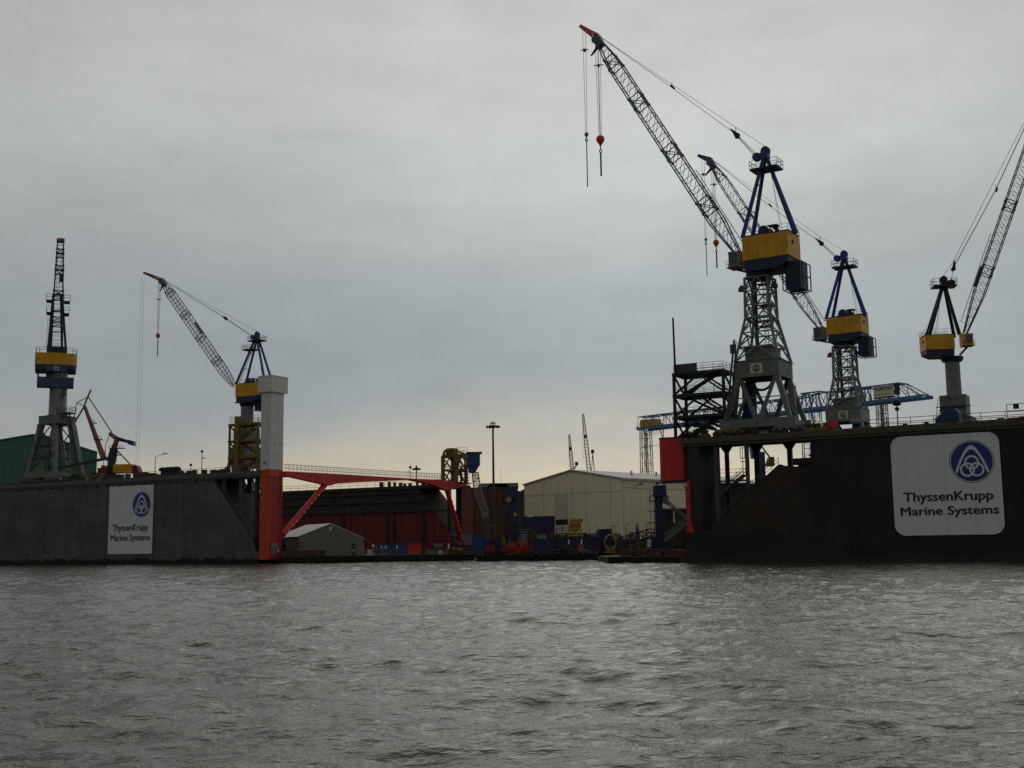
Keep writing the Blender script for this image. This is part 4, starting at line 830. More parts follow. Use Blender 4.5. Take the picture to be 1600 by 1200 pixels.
    MB().lathe(LD.P(u_, t0, q(88, 605)[1] - .2), Z, [(0, 2.3), (1.5, 2.3)], 24).build('slewing_ring', NAVY, t)
    lm = MB(); o = LD.P(u_ + 2.3, t0 - .6, zc0)
    for s_ in (0, .9): lm.bar(o + A * s_, o + A * s_ + Z * (zc1 - zc0 - 4), .07)
    for i in range(14): lm.bar(o + Z * i, o + A * .9 + Z * i, .06)
    lm.lathe(o + A * .5 + Z * 5, Z, [(0, .7), (.5, .6), (.9, .1)], 8).build('column_ladder', DGREY, t)
    portal(t, LD, c, HL, LD.z(86, 664, t0), zc0, 2.9, 3.1, 4.7, 3.9, GREY, 1.1, emblem=False, loop=False, lw=1.15)
    for sx in (-1, 1): MB().bar(LD.P(u_ + sx * 4.4, t0 - 4.0, HL + 2.8), LD.P(u_ + sx * 2.2, t0 - 4.0, HL + .5), .6).bar(LD.P(u_ + sx * 2.2, t0 - 4.0, HL + .5), LD.P(u_, t0 - 4.0, HL + .5), .3).bar(LD.P(u_ + sx * 4.2, t0 - 3.7, HL + 3), LD.P(u_ + sx * .2, t0 - 3.4, HL + 9), .22).build('foot_brace', GREY, t)
    xb = MB()
    for sy in (-3.6, 3.4):
        for f0, f1 in ((.05, .5), (.5, .95)):
            za, zz2 = HL + 2.6 + (zc0 - HL - 4) * f0, HL + 2.6 + (zc0 - HL - 4) * f1; wa, wb2 = 4.4 - 1.7 * f0, 4.4 - 1.7 * f1
            xb.bar(LD.P(u_ - wa, t0 + sy, za), LD.P(u_ + wb2, t0 + sy, zz2), .2).bar(LD.P(u_ + wa, t0 + sy, za), LD.P(u_ - wb2, t0 + sy, zz2), .2).bar(LD.P(u_ - wb2, t0 + sy, zz2), LD.P(u_ + wb2, t0 + sy, zz2), .18)
    xb.build('lattice_brace', DGREY, t)
    for z_, w_ in ((HL + 6.2, 3.9), (HL + 9.2, 3.2)): MB().fbox(LD, u_ - w_, u_ + w_, t0 - 4.1, t0 - 3.2, z_ - .15, z_).rail([LD.P(u_ - w_, t0 - 4.1, z_), LD.P(u_ + w_, t0 - 4.1, z_)], 1.1, 1.3, 2, .04).build('portal_walkway', DGREY, t)
    MB().fbox(LD, u_ + 1.2, u_ + 2.6, t0 - 2.2, t0 - .8, HL + 3, HL + 7).fbox(LD, u_ - 1.4, u_ - .6, t0 - 1, t0, HL + 1, HL + 8).build('cable_cabinet', DGREY, t)
    MB().fbox(LD, u_ + 2.2, u_ + 4.6, t0 - 3.2, t0 - .6, LD.z(100, 664, t0) + .1, LD.z(100, 654, t0) + .5).build('switch_cabin', GREY, t)
    sm = MB(); pz = LD.z(110, 646, t0); platform(LD.P(u_ + 5.0, t0 - 1.5, pz), A, B, 1.8, 1.4, t, 'access_platform', DGREY)
    for s_ in (-.9, .1): p, r_ = LD.P(u_ + 5.8, t0 - 1.5 + s_, pz), LD.P(u_ + 10, t0 - 1.5 + s_, HL + 3); sm.bar(p, r_, .12, .3).tube(p + Z * 1.1, r_ + Z * 1.1, .05)
    for i in range(26): p = LD.P(u_ + 5.8 + 4.2 * i / 26, t0 - 2.4, pz + (HL + 3 - pz) * i / 26); sm.bar(p, p + B, .3, .05)
    sm.build('access_stair', DGREY, t)
    zz = LD.z(150, 724, t0); bm2 = MB().bar(LD.P(u_ + 6, t0 - 4, HL + 3.3), LD.P(LD.u(168, 720, .8), .8, LD.z(168, 716, .8)), .4, .6); bm2.build('cable_boom', BLACK, t)
rear_crane()

# ------------------------------------------------------------------ ground of the yard
QZ = 2.4
def poly_slab(name, pts, z0, z1, mt): return MB().prism([V((p.x, p.y, z0)) for p in pts], Z * (z1 - z0)).build(name, mt)
qa = LD.P(0, T3 + 4, 0); qb = at(1000, 860, 268); qc = RD.P(0, 74, 0)
structure(poly_slab('quay', [qa, V((0, 292, 0)), V((qb.x, 272, 0)), qc, RD.P(400, 74, 0), V((900, 1600, 0)), V((-1200, 1600, 0)), LD.P(-500, T3 + 4, 0)], -2, QZ, CONC))

# beige hall ---------------------------------------------------------------------------------
hc = at(974, 800, 300); hc = V((hc.x, hc.y, 0)); hl = at(820, 800, 325); hl = V((hl.x, hl.y, 0)); gd = (hl - hc); GW = gd.length; gd.normalize(); hd = V((-gd.y, gd.x, 0)); hd = hd if hd.x > 0 else -hd
HF = Frame(hc, gd, hd); ze = HF.z(974, 747.5); zr = HF.z(896, 735.5); HLEN = 75
hall = thing('industrial_hall', 'large beige clad hall with low gabled roof behind the blue barge', 'hall', HF.P(GW / 2, HLEN / 2, QZ))
gp = [(0, QZ), (GW, QZ), (GW, ze), (GW / 2, zr), (0, ze)]
w_ = MB().prism([HF.P(u, 0, z) for u, z in gp], hd * HLEN)
w_.build('wall', BEIGE, hall)
rm = MB()
for sx in (0, 1):
    e = -.5 if sx == 0 else GW + .5; a_ = HF.P(e, -.4, ze - .1), HF.P(GW / 2, -.4, zr + .12); rm.prism([a_[0], a_[1], a_[1] + Z * .25, a_[0] + Z * .25], hd * (HLEN + .8))
for k in range(5): o = HF.P(GW * .2 - k * 1.2, 12 + k * 9, ze + 1.6); rm.tube(o, o + Z * 1.1, .3, n=8)
rm.build('roof', ROOFG, hall)
tm = MB(); zz = HF.z(895, 771)
tm.fbox(HF, -.06, GW, -.05, -.003, zz - .08, zz + .08); tm.fbox(HF, -.12, -.003, 0, HLEN, ze - 2.3, ze - 2.15)
tm.prism([HF.P(-.15, -.12, ze - .1), HF.P(-.15, -.12, ze - .45), HF.P(GW / 2, -.12, zr - .35), HF.P(GW / 2, -.12, zr)], hd * .1).prism([HF.P(GW + .15, -.12, ze - .1), HF.P(GW + .15, -.12, ze - .45), HF.P(GW / 2, -.12, zr - .35), HF.P(GW / 2, -.12, zr)], hd * .1)
tm.fbox(HF, -.45, -.003, -.3, HLEN, ze - .45, ze - .12)
for u in (0, 4.2, 12.6, 17.6, 22.2, 28, GW): tm.fbox(HF, u - .07, u + .07, -.06, -.003, QZ, ze)
tm.build('wall_trim', ROOFG, hall)
u0, u1 = HF.u(887, 790), HF.u(867, 790); MB().fbox(HF, u1 if u1 < u0 else u0, max(u0, u1), -.14, -.061, HF.z(877, 818), HF.z(877, 772)).build('sliding_door', mat('pale_door', (.60, .56, .45), .6, var=.05), hall)
for xa, xb, ya, yb in ((869, 888, 812, 820), (905, 910, 811, 815)):
    ua, ub = sorted((HF.u(xa, ya), HF.u(xb, ya))); MB().fbox(HF, ua, ub, -.26, -.145, HF.z(xa, yb), HF.z(xa, ya)).build('window', GLASS, hall)
lo = HF.at(984, 755) - hd * 0
ll = V((hc.x, hc.y, 0)) - gd * .1 + hd * 5 + Z * (ze - 1.8); MB().bar(ll, ll - gd * 1.5 + Z * .5, .12).obox(ll - gd * 1.5 - V((.3, .3, -.2)), V((.9, 0, 0)), V((0, .5, 0)), Z * .4).build('wall_lamp', BLACK, hall)

def block_building(name, label, cat, x0, x1, yt, D, mt, depth=25, zb=QZ, group=None, parts=()):
    a_, b_ = at(x0, yt, D), at(x1, yt, D); t = thing(name, label, cat, V(((a_.x + b_.x) / 2, D + depth / 2, zb)), group)
    MB().obox(V((a_.x, D, zb)), V((b_.x - a_.x, 0, 0)), V((0, depth, 0)), Z * (a_.z - zb)).build('wall', mt, t)
    MB().obox(V((a_.x - .3, D - .3, a_.z)), V((b_.x - a_.x + .6, 0, 0)), V((0, depth + .6, 0)), Z * .35).build('roof_edge', DGREY, t)
    return t
BRN = mat('brown_corrugated_wall', (.13, .055, .035), .85, var=.25, streak=.45)
b1 = block_building('warehouse', 'brown corrugated warehouse with pale green roof behind the tall light mast', 'warehouse', 733, 806, 763.5, 385, BRN, 40)
a_ = at(752, 758, 385); b_ = at(808, 758, 385); z0 = at(760, 763, 385).z
mb = MB()
for k in range(2): mb.prism([V((a_.x - 1 + k * 3, 384.5, z0 + .4)), V((a_.x + 9 + k * 3, 384.5, z0 + .4)), V((a_.x + 8 + k * 3, 384.5, z0 + 1.6)), V((a_.x + k * 3, 384.5, z0 + 1.6))], V((0, 40, 0)))
mb.obox(V((b_.x - 4, 386, z0 + .4)), V((4.4, 0, 0)), V((0, 12, 0)), Z * 1.3); mb.build('roof_monitor', GREENL, b1)
mb = MB()
for i in range(12): x = a_.x - 3.4 + i * 1.25; mb.obox(V((x, 384.8, QZ)), V((.12, 0, 0)), V((0, .2, 0)), Z * (z0 - QZ - .1))
mb.build('wall_rib', BRN, b1)
b2 = block_building('warehouse', 'narrow green and brown building squeezed beside the beige hall', 'warehouse', 806, 819, 769, 372, mat('dark_green_wall', (.045, .075, .06), .8, streak=.3), 20)
b3 = MB(); p = at(815, 765, 371); b3.obox(V((p.x, 371, QZ)), V((1.6, 0, 0)), V((0, 1.6, 0)), Z * (p.z - QZ)).build('chimney', RUST, b2)
# dark annex and shed in front of the hall
b4 = block_building('annex', 'low dark building at the foot of the beige hall behind the sloped dock wall', 'annex', 1080, 1215, 759, 285, mat('annex_wall', (.028, .026, .024), .85, streak=.2), 10)
b5 = block_building('shed', 'dark brown shed with flat roof right of the slim blue pillar', 'shed', 1033, 1078, 797, 262, mat('shed_wall', (.045, .035, .028), .85, streak=.3), 12)
mb = MB(); p = at(1046, 812, 261.8)
mb.obox(V((p.x, 261.85, p.z)), V((1.5, 0, 0)), V((0, .1, 0)), Z * 1.4); mb.build('shed_window', GLASS, b5)
# green hall far left
GD = 400; gpts = [(-70, 700), (52, 679.5), (78, 683), (120, 697), (152, 707)]; g0 = [at(x, y, GD) for x, y in gpts]
gh = thing('industrial_hall', 'green clad hall behind the leftmost crane', 'hall', V((g0[1].x, GD, QZ)))
MB().prism([V((g0[0].x, GD, QZ))] + g0 + [V((g0[-1].x, GD, QZ))], V((-24, 56, 0))).build('wall', GREEN, gh)
mb = MB()
for p, q in zip(g0, g0[1:]): mb.bar(p + V((0, -.2, .15)), q + V((0, -.2, .15)), .7, .35)
mb.build('roof_edge', GREENL, gh)
mb = MB()
for i in range(22): x = g0[0].x + 2.5 + i * 2.4; mb.obox(V((x, GD - .12, QZ)), V((.15, 0, 0)), V((0, .11, 0)), Z * (at(100, 712, GD).z - QZ))
mb.build('wall_rib', GREEN, gh)

# gantry crane with sign ---------------------------------------------------------------------
gl, gr = at(1004, 668, 478), at(1449, 620.5, 380); gax = V((gr.x - gl.x, gr.y - gl.y, 0)); GL = gax.length; gax.normalize(); gb = V((-gax.y, gax.x, 0)); gb = gb if gb.y > 0 else -gb
gz = (gl.z + gr.z) / 2; GF = Frame(gl, gax, gb)
gc = thing('gantry_crane', 'long light blue lattice gantry bridge carrying a cream lettered board', 'gantry crane', GF.P(GL / 2, 0, QZ))
gx = lambda px: GF.u(px, 640)
def gsec(u, zb, zt, w): return [GF.P(u, -w, zb), GF.P(u, w, zb), GF.P(u, w * .75, zt), GF.P(u, -w * .75, zt)]
NB = 34; secs = []; h0 = GF.z(1230, 630) - GF.z(1230, 651)
uh0, uh1, ue = gx(1268), gx(1345), gx(1413)
def toph(u):
    if u < uh0: return 4.6
    if u < gx(1300): return 5.6
    if u < uh1: return 5.0
    return 5.0
for i in range(NB + 1): u = GL * .0 + (ue - 0) * i / NB; secs.append(gsec(u, gz, gz + toph(u), 3.2))
MB().lattice(secs, .24, .15).build('bridge_truss', LBLUE, gc)
mb = MB()
for v in (-3.2, 3.2): mb.fbox(GF, 0, GL, v - .35, v + .35, gz - .9, gz + .1)
for v in (-1, 1): mb.bar(GF.P(ue, v * 2.4, gz + 5), GF.P(GL - .5, v * 3, gz), .3).bar(GF.P(ue, v * 2.4, gz + 5), GF.P(ue + (GL - ue) * .5, v * 3, gz), .2).bar(GF.P(ue + 2.5, v * 3, gz + 1.1), GF.P(GL - 1, v * 3, gz + 1.1), .12)
mb.bar(GF.P(ue, -2.4, gz + 5), GF.P(ue, 2.4, gz + 5), .3); mb.bar(GF.P(GL - .3, -3.2, gz), GF.P(GL - .3, 3.2, gz), .5).bar(GF.P(GL - 3, -3, gz), GF.P(GL - 3, -3, gz + 2.2), .1); mb.build('crane_girder', LBLUE, gc)
for px in (1268, 1345):                                 # braced frames over the legs
    u = gx(px); m_ = MB()
    for v in (-3, 3):
        for s_ in (-2.4, 0, 2.4): m_.bar(GF.P(u + s_, v, gz), GF.P(u + s_ * .4, v, gz + 5.6), .38)
        m_.fbox(GF, u - 2, u + 2, v - .3, v + .3, gz + 5.1, gz + 5.7)
    m_.build('leg_head', LBLUE, gc)
def leg(px, w0, w1, name='lattice_leg', mt=LBLUE, vs=3):
    u = gx(px)
    for v in (-vs, vs): m_ = MB(); m_.lattice([[GF.P(u + s_ * w, v * (1 + .5 * (1 - f)) + e, QZ + (gz - .9 - QZ) * f) for s_, e in ((-1, -.6), (1, -.6), (1, .6), (-1, .6))] for f, w in ((k / 14, w0 + (w1 - w0) * k / 14) for k in range(15))], .16, .08); m_.build(name, mt, gc)
leg(1008, 1.3, 1.3, mt=GREY, vs=1.5); leg(1268, 2.4, 1.4); leg(1378, 1.0, 1.0, mt=GREY, vs=1.2)
m_ = MB().bar(GF.P(gx(1345), -3, gz), GF.P(gx(1334), -3.5, QZ), .5).bar(GF.P(gx(1345), 3, gz), GF.P(gx(1334), 3.5, QZ), .5).bar(GF.P(gx(1276), -3, gz), GF.P(gx(1290), -3, QZ + 10), .4); m_.build('hinged_leg', LBLUE, gc)
mb = MB(); u0, u1 = gx(1006), gx(1026); mb.fbox(GF, u0, u1, -2.5, 2.5, gz + .5, gz + 3.2); mb.build('trolley', YEL, gc)
mb = MB()
for k in range(7): u = gx(1008 + k * 5); mb.path([GF.P(u + j * .32, -3.3, gz - .9 - 2.6 * math.sin(j * math.pi / 6)) for j in range(7)], .09, 4)
mb.bar(GF.P(gx(1000), -3.4, gz + .2), GF.P(gx(1060), -3.4, gz + .2), .2).bar(GF.P(gx(1005), -2, gz - 8), GF.P(gx(1060), -2, gz - 7), .15).bar(GF.P(gx(1042), -2, gz), GF.P(gx(1036), -2, gz - 16), .25).bar(GF.P(gx(1036), -2, gz), GF.P(gx(1044), -2, gz - 13), .25); mb.build('cable_loops', DGREY, gc)
u0, u1 = gx(1376.5), gx(1408); z0, z1 = GF.z(1392, 619, -3.3), GF.z(1392, 601.5, -3.3)
bd = MB().fbox(GF, u0, u1, -3.9, -3.7, z0, z1).build('lettered_board', CREAM, gc)
put_text('AUMUND', GF.P(0, 0, 0), GF.a, Z, -GF.b, u0 + .5, u1 - .3, z0 + (z1 - z0) * .6, (z1 - z0) * .32, 3.93, 1).build('lettering', INK, bd)
MB().fbox(GF, u0, u1 + .4, -3.68, -3.4, z0 - .5, z0).fbox(GF, u1 + .05, gx(1417), -3.6, -3.4, z0 + .2, z1 + .1).build('board_backing', NAVY, gc)
mb = MB()
for i in range(7): mb.fbox(GF, u0 + .5 + i * .85, u0 + 1.1 + i * .85, -3.94, -3.905, z0 + (z1 - z0) * .22, z0 + (z1 - z0) * .3)
mb.build('board_stripe', mat('ochre_print', (.35, .24, .09), .7), bd)

# faded red level luffing crane beyond the left dock --------------------------------------------
PD = 380
def pp(x, y, d=0): return at(x, y, PD + d)
pc = thing('jib_crane', 'faded red crane with folded jib and blue counterweight arm, beyond the left dock', 'crane', V((pp(178, 740).x, PD, QZ)))
def tb(name, mt, pts, r, r2=None, dd=(0,)):
    m_ = MB()
    for d_ in dd:
        for (p, q) in zip(pts, pts[1:]): m_.tube(pp(*p, d_), pp(*q, d_), r, r2 or r, 8)
    m_.build(name, mt, pc)
tb('boom', PINK, [(132.3, 635), (162.5, 717)], .55, 1.0)
tb('fly_jib', PINK, [(142.3, 609), (137, 620), (131, 636), (112, 668)], .3, .3, (-.7, .7))
tb('tie_rod', PINK, [(138, 620), (175, 676)], .2, .2, (-.4, .4)); tb('jib_stay', PINK, [(136, 621), (120, 629), (113, 667)], .14); tb('jib_strut', PINK, [(120, 629), (130, 634)], .13)
tb('rocker_arm', PINK, [(171, 677), (182, 685)], .6, .8); tb('mast', PINK, [(183, 686), (178, 701)], .85, .95); tb('mast_foot', NAVY, [(178, 701), (174, 722), (174, 745)], 1.3, 1.6)
tb('counterweight_arm', NAVY, [(182, 685), (200, 690)], .65, .5)
MB().obox(pp(199.5, 694, -1), (pp(208.5, 696.5, -1) - pp(199.5, 694, -1)), V((0, 2.4, 0)), Z * 1.5).build('counterweight', BLUE, pc)
tb('linkage', DGREY, [(172, 677), (164.5, 697), (164.5, 720)], .13); tb('back_stay', DGREY, [(183, 704), (203, 725)], .22)
m_ = MB()
for x0, x1, y in ((146, 158, 687), (170, 192, 700.5), (144, 148, 661), (172, 185, 711)): m_.obox(pp(x0, y, -1.2), pp(x1, y, -1.2) - pp(x0, y, -1.2), V((0, 2.4, 0)), Z * .2); m_.rail([pp(x0, y, -1.2), pp(x1, y, -1.2)], 1.1, 1.2, 2, .05)
m_.build('mast_platform', NAVY, pc)
m_ = MB(); a_, b_ = pp(176, 738.5, -2), pp(207, 725, -2); m_.obox(V((a_.x, PD - 2, a_.z)), V((b_.x - a_.x, 0, 0)), V((0, 5, 0)), Z * (b_.z - a_.z)).build('machine_house', YEL, pc)
a_, b_ = pp(207.2, 741, -1.8), pp(219, 727, -1.8); MB().prism([V((a_.x, PD - 1.8, a_.z)), V((b_.x, PD - 1.8, a_.z)), V((b_.x - 1.3, PD - 1.8, b_.z)), V((a_.x, PD - 1.8, b_.z))], V((0, 4.5, 0))).build('ballast_box', DRED, pc)
MB().lathe(V((pp(176, 742).x, PD, QZ)), Z, [(0, 3.4), (14, 2.2), (pp(176, 742).z - QZ, 2.0)], 16).build('pedestal', NAVY, pc)
a_, b_ = pp(152, 740, -6), pp(163, 731, -6); bx = thing('deckhouse', 'small dark red and yellow deckhouse beside the faded red crane', 'deckhouse', V((a_.x, PD - 6, QZ)))
MB().obox(V((a_.x, PD - 6, QZ)), V((b_.x - a_.x, 0, 0)), V((0, 4, 0)), Z * (b_.z - QZ)).build('wall', DRED, bx); MB().obox(V((a_.x + 1.2, PD - 6.2, b_.z)), V((b_.x - a_.x - 1.2, 0, 0)), V((0, 4, 0)), Z * .8).build('roof', YEL2, bx)

# two thin lattice booms behind the beige hall ----------------------------------------------------
for (xb, yb, xt, yt, wpx, mastpx, lab) in ((895, 745, 889.5, 679, 4.5, (901, 727, 896, 735), 'smaller grey lattice crane boom rising behind the beige hall ridge'), (922, 752, 911, 647, 5.5, (926, 708, 929, 738), 'taller grey lattice crane boom rising behind the beige hall ridge')):
    D = 460; p0, p1 = at(xb, yb, D), at(xt, yt, D); b0 = V((p0.x, D, QZ)); t = thing('mobile_crane', lab, 'crane', b0, 'crane booms behind the hall')
    bm_, up = lattice_boom(p0, p1, V((0, 1, 0)), wpx * .1, wpx * .125, 20, .13, .09, e1=.35, t1=.5); bo = bm_.build('boom', DGREY, t)
    o = p0 + (p1 - p0) * .66; MB().obox(o - V((.5, .5, .5)), V((1, 0, 0)), V((0, 1, 0)), Z * 1.2).build('boom_block', BLACK, bo)
    pm, pn = at(mastpx[0], mastpx[1], D), at(mastpx[2], mastpx[3], D); MB().bar(pn, pm, .3).bar(pn + V((-1.2, 0, 0)), pm, .25).obox(pm - V((.6, .5, 0)), V((1.2, 0, 0)), V((0, 1, 0)), Z * 1.3).build('mast', BLACK, t)
    MB().tube(pm, at((xb + xt) / 2 + 1, (yb + yt) / 2 + 10, D), .06, n=4).tube(p1 + V((-.3, 0, 0)), p1 + V((-.3, 0, -18)), .05, n=4).build('rope', ROPE, t)
    MB().obox(V((p0.x - 2.5, D - 2, QZ + 1.2)), V((8, 0, 0)), V((0, 4, 0)), Z * 3).obox(V((p0.x - 2.5, D - 2.4, QZ)), V((8, 0, 0)), V((0, 4.8, 0)), Z * 1.2).bar(V((p0.x, D, QZ + 3)), p0, 1.2).build('carriage', DGREY, t)

# light masts -------------------------------------------------------------------------------------
p = at(772, 835, 300); zt = at(770, 667, 300).z; lm_ = thing('light_mast', 'tallest slim light mast with a ring of floodlights, left of the beige hall', 'light mast', V((p.x, 300, QZ)))
MB().tube(V((p.x, 300, QZ)), V((p.x, 300, zt)), .38, .24, 12).build('pole', DGREY, lm_)
mb = MB()
for k in range(9):
    d = V((math.cos(k * .698), math.sin(k * .698), 0)); o = V((p.x, 300, zt)); mb.bar(o, o + d * 1.4, .1).obox(o + d * 1.5 - V((.3, .3, .25)), V((.6, 0, 0)), V((0, .6, 0)), Z * .5).bar(o + d * .8, o + d * .4 + Z * 1.3, .07)
mb.lathe(V((p.x, 300, zt - .2)), Z, [(0, .5), (.3, .9), (.5, .9), (.6, .3)], 12).ring(V((p.x, 300, zt + .9)), V((1, 0, 0)), V((0, 1, 0)), .7, .06, 14, 4).tube(V((p.x, 300, zt)), V((p.x, 300, zt + 1.7)), .06, n=5).build('lamp_ring', BLACK, lm_)
p = at(783, 760, 385); q = at(782.5, 729, 385); ap = MB().tube(V((p.x, 385, at(760, 763, 385).z)), V((q.x, 385, q.z)), .06, .035, 6).build('antenna_mast', ROPE); tag(ap, 'hair thin antenna pole on the brown warehouse roof', 'antenna')
def deck_lamp(F, px, y0, y1, arm, label, t0=2.5, H=0):
    u = F.u(px, y0, t0); b_ = F.P(u, t0, H); zt = F.z(px, y1, t0); t = thing('deck_lamp', label, 'lamp post', b_, 'lamp posts on the docks'); top = V((b_.x, b_.y, zt))
    MB().tube(b_, top, .1, .07, 7).build('pole', DGREY, t)
    if arm == 'arm': e = top + A * 2.6 + Z * .55; MB().bar(top, e, .1).obox(e - V((.1, .15, .1)), A * 1.0, B * .4, Z * .22).bar(e + Z * .1, e + Z * .7, .07).build('lamp_head', LGREY, t)
    elif arm == 'double': MB().lathe(top, Z, [(0, .3), (.15, .62), (.8, .62), (.9, .3)], 12).lathe(top - Z * .75, Z, [(0, .2), (.3, .38), (.55, .2)], 10).obox(top - Z * 3.6, A * 1.0, B * .3, Z * .25).build('lamp_head', BLACK, t)
    else: MB().lathe(top - Z * .2, Z, [(0, .1), (.15, .32), (.45, .28), (.6, .1)], 10).obox(top - Z * 1.5, A * .65, B * .3, Z * .2).build('lamp_head', BLACK, t)
deck_lamp(LD, 242, 742, 714, 'arm', 'lamp post with long bent arm on the grey dock deck', H=HL)
deck_lamp(LD, 315, 737, 706, 'knob', 'short lamp post with round head between bent lamp and yellow tower', H=HL)
deck_lamp(RD, 1403, 663, 634, 'double', 'lamp post with two stacked lamp heads on the black dock deck', H=HR)
deck_lamp(LD, 298, 738, 727, 'knob', 'shortest lamp post, near the dark winch on the grey dock', H=HL)

# ------------------------------------------------------------------ things on the black dock's deck
u0, u1 = RD.u(1462, 650, 2), RD.u(1500, 650, 2); zz = RD.z(1480, 639, 2) - HR
tp = thing('covered_lifeboat', 'bulky blue tarpaulin cover on the black dock deck beside the grey column crane', 'covered boat', RD.P((u0 + u1) / 2, 2.5, HR))
MB().prism([RD.P(u, 1.2, HR + h) for u, h in ((u0, .1), (u1, .1), (u1 - .1, zz * .75), (u1 - .5, zz), (u1 - 1.4, zz * .93), (u0 + 1.2, zz * .72), (u0 + .3, zz * .5))], B * 2.6).build('cover', BTARP, tp)
MB().fbox(RD, u0 + .4, u0 + .8, 1.4, 3.6, HR, HR + .1).fbox(RD, u1 - .9, u1 - .5, 1.4, 3.6, HR, HR + .1).build('cradle', RUST, tp)
u0, u1 = RD.u(1327, 655, 2), RD.u(1346, 655, 2); tp = thing('capstan', 'teal topped capstan on the black dock deck below the second crane', 'capstan', RD.P((u0 + u1) / 2, 2.5, HR))
o = RD.P((u0 + u1) / 2, 2.5, HR); MB().lathe(o, Z, [(0, .75), (.8, .6), (.85, .7)], 14).build('drum', NAVY, tp); MB().lathe(o + Z * .86, Z, [(0, .9), (.35, .9), (.6, .5), (.65, .1)], 14).build('cap', TEAL, tp)
o = RD.P(RD.u(1301, 663, 1.5), 1.5, HR); tp = thing('hose_reel', 'small red hose reel on the black dock deck, left of the teal capstan', 'hose reel', o)
MB().lathe(o + Z * .75 - B * .3, B, [(0, .75), (.12, .75), (.13, .45), (.6, .45), (.61, .75), (.73, .75)], 16).build('reel', RED, tp); MB().obox(o - A * .6, A * 1.2, B * .5, Z * .18).bar(o, o + Z * .75, .2).build('stand', BLACK, tp)
for px, lab, w in ((1262, 'low yellow bollard block beside the tallest crane on the black dock', 14), (1284, 'low yellow bollard block below the second crane on the black dock', 10), (1124, 'yellow bollard block at the left foot of the tallest crane', 10), (1100, 'rusty yellow winch block between black stair tower and tallest crane', 9)):
    u = RD.u(px, 665, 1.2); w = w * .1; tp = thing('bollard_block', lab, 'bollard', RD.P(u, 1.2, HR), 'yellow blocks on the dock deck')
    MB().fbox(RD, u - w, u + w, .7, 1.7, HR, HR + .55).build('base', YEL2, tp)
    q = MB()
    for s_ in (-.5, .5): q.lathe(RD.P(u + s_ * w, 1.2, HR + .55), Z, [(0, .26), (.45, .24), (.5, .36), (.68, .34)], 10)
    q.build('bollard_head', YEL2, tp)

# ------------------------------------------------------------------ floating things between the docks
def hull(name, label, cat, pts, z0, z1, mt, edge=None, group=None):
    t = thing(name, label, cat, V((sum(p.x for p in pts) / len(pts), sum(p.y for p in pts) / len(pts), 0)), group)
    MB().prism([V((p.x, p.y, z0)) for p in pts], Z * (z1 - z0)).build('hull', mt, t)
    MB().prism([V((p.x, p.y, z1)) + (p - pts[0]) * 0 for p in pts], Z * .1).build('deck', edge or RUST, t)
    return t
HULLM = wall_mat('black_hull', (.016, .014, .013), .5, (.007, .008, .006))
w1 = [ground(436, 880.7), ground(742, 876)]; w1 = [V((p.x, p.y, 0)) for p in w1]
wp = hull('work_pontoon', 'long low black work pontoon carrying the grey tent and blue containers', 'pontoon', [w1[0], w1[1], w1[1] + V((-6, 32, 0)), w1[0] + V((10, 34, 0))], -.6, 1.35, HULLM)
pd_ = (w1[1] - w1[0]).normalized(); pn_ = V((-pd_.y, pd_.x, 0)); PF = Frame(w1[0], pd_, pn_); PL = (w1[1] - w1[0]).length
MB().rail([PF.P(8, .4, 1.45), PF.P(PL - .4, .4, 1.45)], 1.2, 1.9, 3, .04).build('guard_rail', YEL2, wp)
MB().fbox(PF, 0.5, 9.5, .3, .9, 1.45, 2.6).build('bulwark', RUST, wp)
# tent
tz = 1.45; tpx = [(466.5, 862), (466.5, 838.5), (517, 818.5), (568, 841.5), (570, 862)]; TF = Frame(PF.P(0, 5.5, 0), pd_, pn_)
tpt = [TF.uz(x, y) for x, y in tpx]; tn = thing('storage_tent', 'grey green gabled storage tent with white roof on the black pontoon', 'tent', TF.P(tpt[2][0], 8, tz))
ta = (V((-.50, .866, 0))).normalized(); TL = 15
up_ = [(tpt[0][0], tz), (tpt[1][0], tpt[1][1]), (tpt[2][0], tpt[2][1]), (tpt[3][0], tpt[3][1]), (tpt[4][0], tz)]
MB().prism([TF.P(u, 0, z) for u, z in up_], ta * TL).build('tent_wall', TENT, tn)
e = .35; mb = MB()
for p, q in ((1, 2), (2, 3)):
    a_, b_ = TF.P(up_[p][0], 0, up_[p][1]), TF.P(up_[q][0], 0, up_[q][1]); d = (b_ - a_).normalized(); n = ta.cross(d); n = n if n.z > 0 else -n
    s0 = a_ - (d * e if p == 1 else d * 0) + n * .02 - ta * .15; s1 = b_ + (d * e if q == 3 else d * 0) + n * .02 - ta * .15; mb.prism([s0, s1, s1 + n * .12, s0 + n * .12], ta * (TL + .3))
mb.build('tent_roof', TENTR, tn)
mb = MB()
for (xa, ya, xb, yb, d_) in ((470, 842, 493, 864, -1.2), (519, 823, 546, 858, -.7), (571, 842, 590, 857, -.4)): p, q = TF.at(xa, ya, -.12), TF.at(xb, yb, d_); mb.bar(p, q, .16, .06)
mb.build('guy_strap', STRAP, tn)
a_, b_ = TF.uz(549.5, 860.5), TF.uz(555.5, 849); dr = MB().fbox(TF, a_[0], b_[0], -.1, -.01, tz, b_[1]).build('door', DGREY, tn); MB().fbox(TF, a_[0] + .2, a_[0] + .55, -.14, -.1, tz + .9, tz + 1.2).build('door_notice', WHITE2, dr)
a_, b_ = TF.uz(515, 828.5), TF.uz(518.5, 823.5); MB().fbox(TF, a_[0], b_[0], -.08, -.01, a_[1], b_[1]).build('vent_flap', WHITE2, tn)

